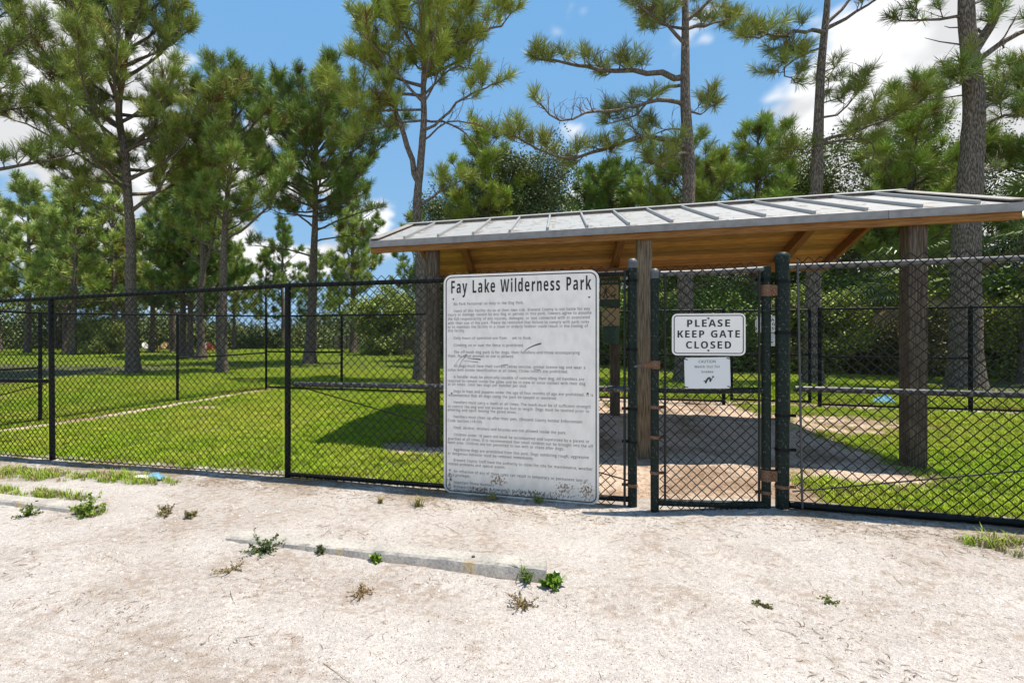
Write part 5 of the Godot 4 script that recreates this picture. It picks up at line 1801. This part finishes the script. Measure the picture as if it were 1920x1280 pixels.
	for k in 420:
		var u := rng.randf_range(-2.1, 3.85)
		if rng.randf() < 0.55:
			u = -2.19 + 0.416 * rng.randi_range(1, 14) + rng.randf_range(0.02, 0.06)
		var s := 1.57 * (1.0 - pow(rng.randf(), 1.4) * 0.98)
		var l := rng.randf_range(0.04, 0.16)
		places.push_back(Transform3D(Basis(Vector3.RIGHT, 0.34) * Basis(Vector3.UP, rng.randf() * TAU).scaled_local(Vector3(l, 0.1, 0.16)), Vector3(u, 3.035 - 0.354 * s + 0.004, -3.065 + s)))
		tints.push_back(Color(0.22, 0.13, 0.07) * rng.randf_range(0.5, 1.3))
	copies("roof_needles", twig, M.debris, places, tints)
	mb = MB.new()
	mb.box(Transform3D(Basis(Vector3(0.3, 0.4, 1).normalized(), 0.5), Vector3.ZERO), Vector3(1.0, 0.35, 0.7), 0.12)
	var chip := mb.mesh()
	places = []
	tints = []
	for k in 7000:
		var z := rng.randf_range(0.05, 3.5)
		var x := rng.randf_range(-6.0, 3.6)
		var l := 0.004 + 0.012 * pow(rng.randf(), 5.0)
		var dark := rng.randf() < 0.22
		if dark:
			l *= 0.75
		places.push_back(Transform3D(Basis.from_euler(Vector3(rng.randf_range(-0.4, 0.4), rng.randf() * TAU, rng.randf_range(-0.4, 0.4))).scaled_local(Vector3(l, l * 0.6, l)), on(x, z, 0.006 + sand_bump(x, z))))
		tints.push_back(Color(0.14, 0.11, 0.085) * rng.randf_range(0.4, 1.4) if dark else Color(0.72, 0.68, 0.64) * rng.randf_range(0.75, 1.05))
	copies("shell_grit", chip, M.debris, places, tints)


# ---------------------------------------------------------------- small things
func wheel_stop(label: String, xa: float, xb: float, z: float, ya: float, yb: float, seed_: int) -> void:
	var t := thing("wheel_stop", label, "parking stop", Vector3(xa, 0, z))
	var mb := MB.new()
	var prof := [[-0.08, -0.06], [-0.08, 0.03], [-0.062, 0.088], [-0.05, 0.098], [0.05, 0.098], [0.062, 0.088], [0.08, 0.03], [0.08, -0.06]]
	var n := 70
	var rng := RandomNumberGenerator.new()
	rng.seed = seed_
	var w := prof.size()
	for k in n + 1:
		var f := float(k) / n
		for j in w:
			var e: Array = prof[j]
			var chip := 0.006 * noise_a.get_noise_2d(f * 900.0, j * 30.0) + 0.004 * noise_b.get_noise_2d(f * 2400.0, j * 80.0)
			if j in [2, 3, 4, 5]:
				chip -= 0.012 * maxf(0.0, noise_b.get_noise_2d(f * 1500.0 + seed_ * 40.0, 5.0) - 0.25)
			var c := Color(0.43, 0.395, 0.355) * (1.0 + 0.35 * noise_b.get_noise_2d(f * 700.0, j * 60.0))
			# what is left of a coat of yellow paint, and brown stain along the foot
			if j in [5, 6] and noise_b.get_noise_2d(f * 1100.0 + seed_ * 7.0, j * 25.0) > 0.42:
				c = Color(0.46, 0.34, 0.17)
			if j in [6, 7]:
				c = c.lerp(Color(0.3, 0.22, 0.15), 0.35)
			mb.tint = c
			var p := Vector3((xb - xa) * f, lerpf(ya, yb, f) + e[1] + chip, e[0] + chip)
			mb.vert(p, Vector3(0, 1, 0))
	for k in n:
		for j in w - 1:
			var a := k * w + j
			mb.ix.append_array(PackedInt32Array([a, a + w, a + 1, a + 1, a + w, a + w + 1]))
	# facet normals
	var flat := MB.new()
	for k in range(0, mb.ix.size(), 3):
		var a := mb.v[mb.ix[k]]
		var b := mb.v[mb.ix[k + 1]]
		var c := mb.v[mb.ix[k + 2]]
		var nn := (c - a).cross(b - a).normalized()
		var i := flat.v.size()
		for q in 3:
			flat.tint = mb.c[mb.ix[k + q]]
			flat.vert(mb.v[mb.ix[k + q]], nn)
		flat.ix.append_array(PackedInt32Array([i, i + 1, i + 2]))
	flat.tint = Color(0.43, 0.395, 0.355)
	for e in [0, n]:
		var p := PackedVector3Array()
		for j in w:
			p.push_back(mb.v[e * w + j])
		flat.poly(p, Vector3.LEFT if e == 0 else Vector3.RIGHT)
	put("body", flat.mesh(), M.concrete, t)
	for f in [0.16, 0.8]:
		var pin := MB.new()
		pin.tube(PackedVector3Array([Vector3(0, -0.02, 0), Vector3(0, 0.006, 0)]), PackedFloat32Array([0.011, 0.01]), 8)
		put("anchor_pin", pin.mesh(), M.debris_dark, t, Transform3D(Basis(), Vector3((xb - xa) * f, lerpf(ya, yb, f) + 0.096, 0.01)))


func weed(label: String, at: Vector3, kind: String, size: float, seed_: int, col: Color, col2: Color) -> void:
	var rng := RandomNumberGenerator.new()
	rng.seed = seed_
	var t := thing("weed" if kind != "tuft" else "grass_tuft", label, "weed" if kind != "tuft" else "grass tuft", at)
	var stems := MB.new()
	var leaves := MB.new()
	if kind == "tuft":
		for k in 46:
			var a := rng.randf() * TAU
			var d := Vector3(cos(a), 0, sin(a))
			var s := Vector3(-d.z, 0, d.x) * 0.003
			var h := size * rng.randf_range(0.4, 1.0)
			var lean := size * rng.randf_range(0.15, 0.9)
			var p := Vector3(rng.randfn(), 0, rng.randfn()) * size * 0.14
			leaves.tint = col.lerp(col2, rng.randf()) * rng.randf_range(0.75, 1.2)
			var m := p + d * lean * 0.4 + Vector3(0, h * 0.6, 0)
			leaves.quad(p - s, m - s, m + s, p + s)
			leaves.tri(m - s, p + d * lean + Vector3(0, h * 0.85, 0), m + s)
		put("blades", leaves.mesh(), M.blade, t)
		return
	var count: int = {"bushy": 15, "leafy": 20, "flat": 15}[kind]
	for k in count:
		var a := rng.randf() * TAU
		var el := rng.randf_range(0.15, 1.1) if kind != "flat" else rng.randf_range(0.02, 0.25)
		var d := Vector3(cos(a) * cos(el), sin(el), sin(a) * cos(el))
		var l := size * rng.randf_range(0.5, 1.05)
		var p := PackedVector3Array([Vector3.ZERO])
		for j in 5:
			d = (d + Vector3(rng.randfn(), rng.randfn() * 0.5 + 0.1, rng.randfn()) * 0.16).normalized()
			p.push_back(p[j] + d * l / 5)
		stems.tint = col.lerp(Color(0.16, 0.1, 0.05), 0.5)
		stems.tube(p, PackedFloat32Array([0.0028, 0.0026, 0.0023, 0.002, 0.0016, 0.001]), 4, false)
		for j in range(1, 6):
			for q in (6 if kind == "bushy" else 4):
				var e := (d * 0.5 + Vector3(rng.randfn(), rng.randfn() + 0.3, rng.randfn())).normalized()
				var ll: float = ({"bushy": 0.017, "leafy": 0.024, "flat": 0.011}[kind]) * rng.randf_range(0.7, 1.3)
				var s: Vector3 = e.cross(Vector3(rng.randfn(), 1, rng.randfn())).normalized() * ll * (0.3 if kind == "bushy" else 0.38)
				var o := p[j - 1].lerp(p[j], rng.randf())
				leaves.tint = col.lerp(col2, rng.randf()) * rng.randf_range(0.7, 1.25)
				leaves.quad(o, o + e * ll * 0.5 - s, o + e * ll, o + e * ll * 0.5 + s)
	put("stems", stems.mesh(), M.debris, t)
	put("leaves", leaves.mesh(), M.leaf, t)


func crumple(called: String, label: String, at: Vector3, w: float, d: float, h: float, mat: Material, seed_: int) -> Node3D:
	var t := thing(called, label, "litter", at)
	var f := FastNoiseLite.new()
	f.seed = seed_
	f.frequency = 0.16
	f.fractal_octaves = 3
	var mb := MB.new()
	var n := 16
	var g := []
	for j in n + 1:
		for i in n + 1:
			var x := float(i) / n - 0.5
			var z := float(j) / n - 0.5
			var r := 1.0 + 0.45 * f.get_noise_2d(atan2(x, z) * 9.0, 40.0)
			var q := f.get_noise_2d(i * 2.2, j * 2.2)
			var edge := clampf(1.0 - 4.0 * (x * x + z * z) * 0.9, 0.0, 1.0)
			g.push_back(Vector3(x * w * r + q * w * 0.12, 0.004 + h * sqrt(edge) * (0.6 + 0.8 * q), z * d * r - q * d * 0.14))
	for j in n:
		for i in n:
			var a := j * (n + 1) + i
			mb.tri(g[a], g[a + n + 1], g[a + 1])
			mb.tri(g[a + 1], g[a + n + 1], g[a + n + 2])
	put("film", mb.mesh(), mat, t)
	return t


func lawn_chair(label: String, at: Vector3, turn: float, col: Color) -> void:
	var t := thing("lawn_chair", label, "chair", at, "lawn chairs under the far pines")
	t.rotation.y = turn
	var m := plain(col, 0.55)
	for s in [-1.0, 1.0]:
		var leg := MB.new()
		leg.box(Transform3D(Basis(), Vector3(s * 0.29, 0.26, 0.24)), Vector3(0.035, 0.52, 0.1), 0.004)
		put("leg", leg.mesh(), m, t)
		leg = MB.new()
		leg.box(Transform3D(Basis(Vector3.RIGHT, 0.42), Vector3(s * 0.27, 0.16, -0.18)), Vector3(0.035, 0.12, 0.85), 0.004)
		put("leg", leg.mesh(), m, t)
		var arm := MB.new()
		arm.box(Transform3D(Basis(), Vector3(s * 0.33, 0.55, -0.02)), Vector3(0.13, 0.025, 0.7), 0.005)
		put("arm", arm.mesh(), m, t)
	for k in 6:
		var q := MB.new()
		q.box(Transform3D(Basis(Vector3.RIGHT, -0.2), Vector3(0, 0.34 - 0.018 * k, 0.24 - 0.09 * k)), Vector3(0.52, 0.02, 0.08), 0.003)
		put("seat_slat", q.mesh(), m, t)
	for k in 7:
		var x := (k - 3) * 0.083
		var l := 0.82 - 0.03 * absf(k - 3.0) * absf(k - 3.0) / 1.5
		var q := MB.new()
		q.box(Transform3D(Basis(Vector3.RIGHT, -0.42), Vector3(x, 0.25 + l * 0.45, -0.26 - l * 0.2)), Vector3(0.074, l, 0.02), 0.004)
		put("back_slat", q.mesh(), m, t)


func make_small_things() -> void:
	wheel_stop("grey concrete wheel stop sunk in the sand before the rules sign, flecked with yellow paint", -2.02, -0.06, 1.28, -0.066, -0.018, 3)
	wheel_stop("grey concrete wheel stop at the left edge, half overgrown with grass", -5.4, -3.45, 1.17, -0.06, -0.055, 8)
	var g1 := Color(0.06, 0.11, 0.025)
	var g2 := Color(0.16, 0.25, 0.03)
	var dry := Color(0.34, 0.26, 0.13)
	weed("bushy dark green weed in the sand at the left end of the middle wheel stop", on(-1.69, 1.42, 0.005), "bushy", 0.15, 1, g1, Color(0.1, 0.15, 0.04))
	weed("bright leafy green weed at the right end of the middle wheel stop", on(-0.03, 1.36, 0.005), "leafy", 0.08, 2, Color(0.13, 0.25, 0.02), g2)
	weed("spiky green tuft against the front of the middle wheel stop, near its right end", on(-0.16, 1.35, 0.005), "tuft", 0.11, 3, g2, Color(0.15, 0.2, 0.07))
	weed("green and straw grass tuft in the sand near the rules sign", on(-1.03, 0.42, 0.005), "tuft", 0.1, 4, Color(0.2, 0.23, 0.05), dry)
	weed("small straw tuft left of the green and straw one, in front of the fence", on(-1.33, 0.43, 0.005), "tuft", 0.055, 5, dry, Color(0.2, 0.2, 0.06))
	weed("sprawling olive weed alone in the sand, midway between the two wheel stops", on(-2.73, 1.08, 0.005), "bushy", 0.09, 6, Color(0.14, 0.14, 0.05), dry)
	weed("thin wispy weed just right of the sprawling olive one", on(-2.52, 1.08, 0.005), "bushy", 0.06, 7, Color(0.15, 0.16, 0.06), dry)
	weed("wide bright green weed at the right end of the left wheel stop", on(-3.3, 1.22, 0.005), "leafy", 0.15, 8, g2, Color(0.14, 0.22, 0.03))
	weed("green weed before the left wheel stop, near the photo's left edge", on(-3.68, 1.36, 0.005), "bushy", 0.1, 9, g2, Color(0.12, 0.17, 0.04))
	weed("yellow-green grass tuft under the middle of the rules sign", on(-0.5, 0.13, 0.005), "tuft", 0.09, 10, g2, dry)
	weed("green grass tuft under the right half of the rules sign", on(-0.15, 0.1, 0.005), "tuft", 0.08, 11, g2, Color(0.25, 0.25, 0.07))
	weed("small dark weed against the middle wheel stop, left of its centre", on(-1.35, 1.345, 0.005), "bushy", 0.065, 12, Color(0.12, 0.1, 0.045), g1)
	weed("tiny green sprout at the foot of the middle wheel stop, at its centre", on(-1.0, 1.35, 0.005), "leafy", 0.035, 13, g2, g2)
	weed("flat little green weed out on the open sand below the gate", on(0.93, 1.29, 0.005), "flat", 0.05, 14, Color(0.1, 0.14, 0.03), dry)
	weed("flat tan and green weed right of the little green one on the open sand", on(1.25, 1.19, 0.005), "flat", 0.05, 15, Color(0.25, 0.22, 0.1), g2)
	weed("straw-coloured withered weed in the sand, below the bushy dark green one", on(-1.73, 1.66, 0.005), "flat", 0.1, 16, dry, Color(0.2, 0.17, 0.09))
	weed("brown withered weed on the sand in front of the middle wheel stop", on(-0.95, 1.68, 0.005), "flat", 0.08, 17, Color(0.3, 0.2, 0.11), dry)
	weed("brown withered weed below the right end of the middle wheel stop", on(-0.17, 1.58, 0.005), "flat", 0.1, 18, Color(0.27, 0.18, 0.1), Color(0.2, 0.19, 0.06))
	var blue := plain(lin(0.25, 0.5, 0.68), 0.4)
	crumple("discarded_glove", "pale blue crumpled glove lying on the grass in front of the fence at left", on(-3.55, 0.36, 0.02), 0.17, 0.07, 0.045, blue, 5)
	crumple("plastic_scrap", "white scrap of plastic lying against the pale blue glove", on(-3.68, 0.38, 0.02), 0.15, 0.05, 0.02, M.white, 6)
	crumple("plastic_bag", "pale blue plastic bag on the bare ground behind the right-hand fence", on(5.92, -7.0, 0.01), 0.32, 0.2, 0.16, blue, 7)
	lawn_chair("white lawn chair, leftmost in the far pines", Vector3(-43.5, gy(-43.5, -38.1), -38.1), 1.2, lin(0.75, 0.74, 0.7))
	lawn_chair("tan lawn chair among the far pines, with a high back", Vector3(-41.9, gy(-41.9, -38.6), -38.6), 0.3, lin(0.62, 0.42, 0.2))
	lawn_chair("pale lime lawn chair among the far pines", Vector3(-40.4, gy(-40.4, -39.0), -39.0), 1.0, lin(0.55, 0.66, 0.3))
	lawn_chair("red lawn chair left of the second white chair", Vector3(-39.6, gy(-39.6, -38.2), -38.2), 2.2, lin(0.6, 0.05, 0.04))
	lawn_chair("white lawn chair next to the right-hand red chair", Vector3(-37.0, gy(-37.0, -39.9), -39.9), 0.9, lin(0.75, 0.74, 0.7))
	lawn_chair("red lawn chair, rightmost in the far pines", Vector3(-36.1, gy(-36.1, -39.2), -39.2), 3.4, lin(0.62, 0.06, 0.05))


# ---------------------------------------------------------------- sky
func make_sky() -> PanoramaSkyMaterial:
	var w := 1536
	var h := 768
	var im := Image.create(w, h, false, Image.FORMAT_RGBF)
	var f := FastNoiseLite.new()
	f.noise_type = FastNoiseLite.TYPE_SIMPLEX_SMOOTH
	f.seed = 21
	f.frequency = 1.35
	f.fractal_octaves = 6
	f.fractal_gain = 0.52
	# heaped clouds: where (unit vector), how wide, how strong
	var heaps := [[Vector3(0.56, 0.36, -0.75), 0.17, 0.62], [Vector3(0.62, 0.42, -0.66), 0.2, 0.6], [Vector3(0.52, 0.29, -0.8), 0.13, 0.5], [Vector3(0.44, 0.2, -0.87), 0.1, 0.4],
		[Vector3(-0.734, 0.447, -0.511), 0.15, 0.55], [Vector3(-0.728, 0.36, -0.577), 0.2, 0.5], [Vector3(-0.66, 0.3, -0.66), 0.16, 0.5], [Vector3(-0.57, 0.27, -0.77), 0.15, 0.45], [Vector3(-0.85, 0.25, -0.45), 0.3, 0.45],
		[Vector3(0.259, 0.28, -0.915), 0.13, 0.45], [Vector3(0.1, 0.27, -0.95), 0.14, 0.4], [Vector3(0.8, 0.3, -0.4), 0.4, 0.4], [Vector3(-0.2, 0.3, 0.93), 0.4, 0.4], [Vector3(0.7, 0.5, 0.5), 0.35, 0.35], [Vector3(-0.8, 0.45, 0.35), 0.4, 0.35]]  # heaps behind the camera are unseen, added to brighten the ambient light
	for k in heaps.size():
		heaps[k][0] = heaps[k][0].normalized()
	var deep := Color(0.118, 0.28, 0.515)
	var pale := Color(0.26, 0.41, 0.56)
	for j in h:
		var el := PI * (0.5 - (j + 0.5) / h)
		var y := sin(el)
		var row := deep.lerp(pale, pow(1.0 - maxf(y, 0.0), 3.0))
		for i in w:
			if y < -0.02:
				im.set_pixel(i, j, Color(0.3, 0.3, 0.25))
				continue
			var az := TAU * (i + 0.5) / w
			var d := Vector3(sin(az) * cos(el), y, -cos(az) * cos(el))
			var p := Vector3(d.x, d.y * 1.7, d.z)
			var n := f.get_noise_3dv(p * 2.6)
			var b := -0.46 + 0.36 * exp(-pow((y - 0.17) / 0.12, 2.0))
			for e in heaps:
				var q: float = (d - e[0]).length() / e[1]
				if q < 2.0:
					b += e[2] * 0.85 * exp(-q * q * 1.1)
			var v := n * 1.25 + b
			if v > -0.12:
				var under := f.get_noise_3dv((p + Vector3(0.02, 0.09, -0.02)) * 2.6) * 1.25 + b
				var a := smoothstep(-0.06, 0.26, v)
				var lit := clampf(0.97 - 0.22 * maxf(under, 0.0) + 0.75 * (v - under), 0.82, 1.12)
				var c := Color(0.64, 0.64, 0.645) * lit
				im.set_pixel(i, j, row.lerp(c, a * 0.97))
			else:
				im.set_pixel(i, j, row)
	var m := PanoramaSkyMaterial.new()
	m.panorama = ImageTexture.create_from_image(im)
	return m


func _ready() -> void:
	noise_a.seed = 101
	noise_a.frequency = 0.01
	noise_a.fractal_octaves = 4
	noise_b.seed = 102
	noise_b.frequency = 0.01
	noise_b.fractal_octaves = 4
	noise_c.seed = 103
	noise_c.frequency = 0.01
	noise_c.fractal_octaves = 2

	var cam := Camera3D.new()
	cam.projection = Camera3D.PROJECTION_FRUSTUM
	cam.near = 0.05
	cam.far = 900.0
	cam.size = 0.05 * 2.0 * 640.0 / 890.0
	cam.frustum_offset = Vector2(0.05 * 157.0 / 890.0, 0)
	cam.position = Vector3(0, 1.26, 3.885)
	cam.rotation_degrees = Vector3(0, YAW, 0)
	add_child(cam)

	var env := Environment.new()
	env.background_mode = Environment.BG_SKY
	env.sky = Sky.new()
	env.sky.sky_material = make_sky()
	env.background_energy_multiplier = 1.0
	env.tonemap_mode = Environment.TONE_MAPPER_LINEAR
	env.tonemap_exposure = 1.55
	env.sdfgi_enabled = true
	env.ssao_enabled = true
	env.ssil_enabled = true
	var we := WorldEnvironment.new()
	we.environment = env
	add_child(we)

	var sun := DirectionalLight3D.new()
	sun.light_energy = 1.5
	sun.light_color = Color(1.0, 0.965, 0.9)
	sun.light_angular_distance = 0.53
	sun.shadow_enabled = true
	sun.basis = Basis.looking_at(Vector3(-0.68, -2.45, 0.2), Vector3.FORWARD)
	add_child(sun)

	make_materials()
	M.bar = plain(lin(0.07, 0.07, 0.07), 0.5, 0.2)
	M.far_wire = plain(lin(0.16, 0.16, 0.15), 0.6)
	M.debris_dark = plain(lin(0.05, 0.045, 0.04), 0.7)
	M.paper = plain(lin(0.72, 0.71, 0.68), 0.4)
	M.sign_green = plain(lin(0.015, 0.06, 0.035), 0.5)
	M.sign_tan = plain(lin(0.4, 0.3, 0.17), 0.6)
	M.sign_dark = plain(lin(0.02, 0.03, 0.025), 0.6)
	M.frond_dry = plain(lin(0.36, 0.25, 0.12), 0.6)
	M.frond.albedo_color = lin(0.12, 0.17, 0.05)
	make_ground()
	make_shelter()
	make_fences()
	make_gate()
	make_signs()
	make_trees()
	make_small_things()
	make_grass()
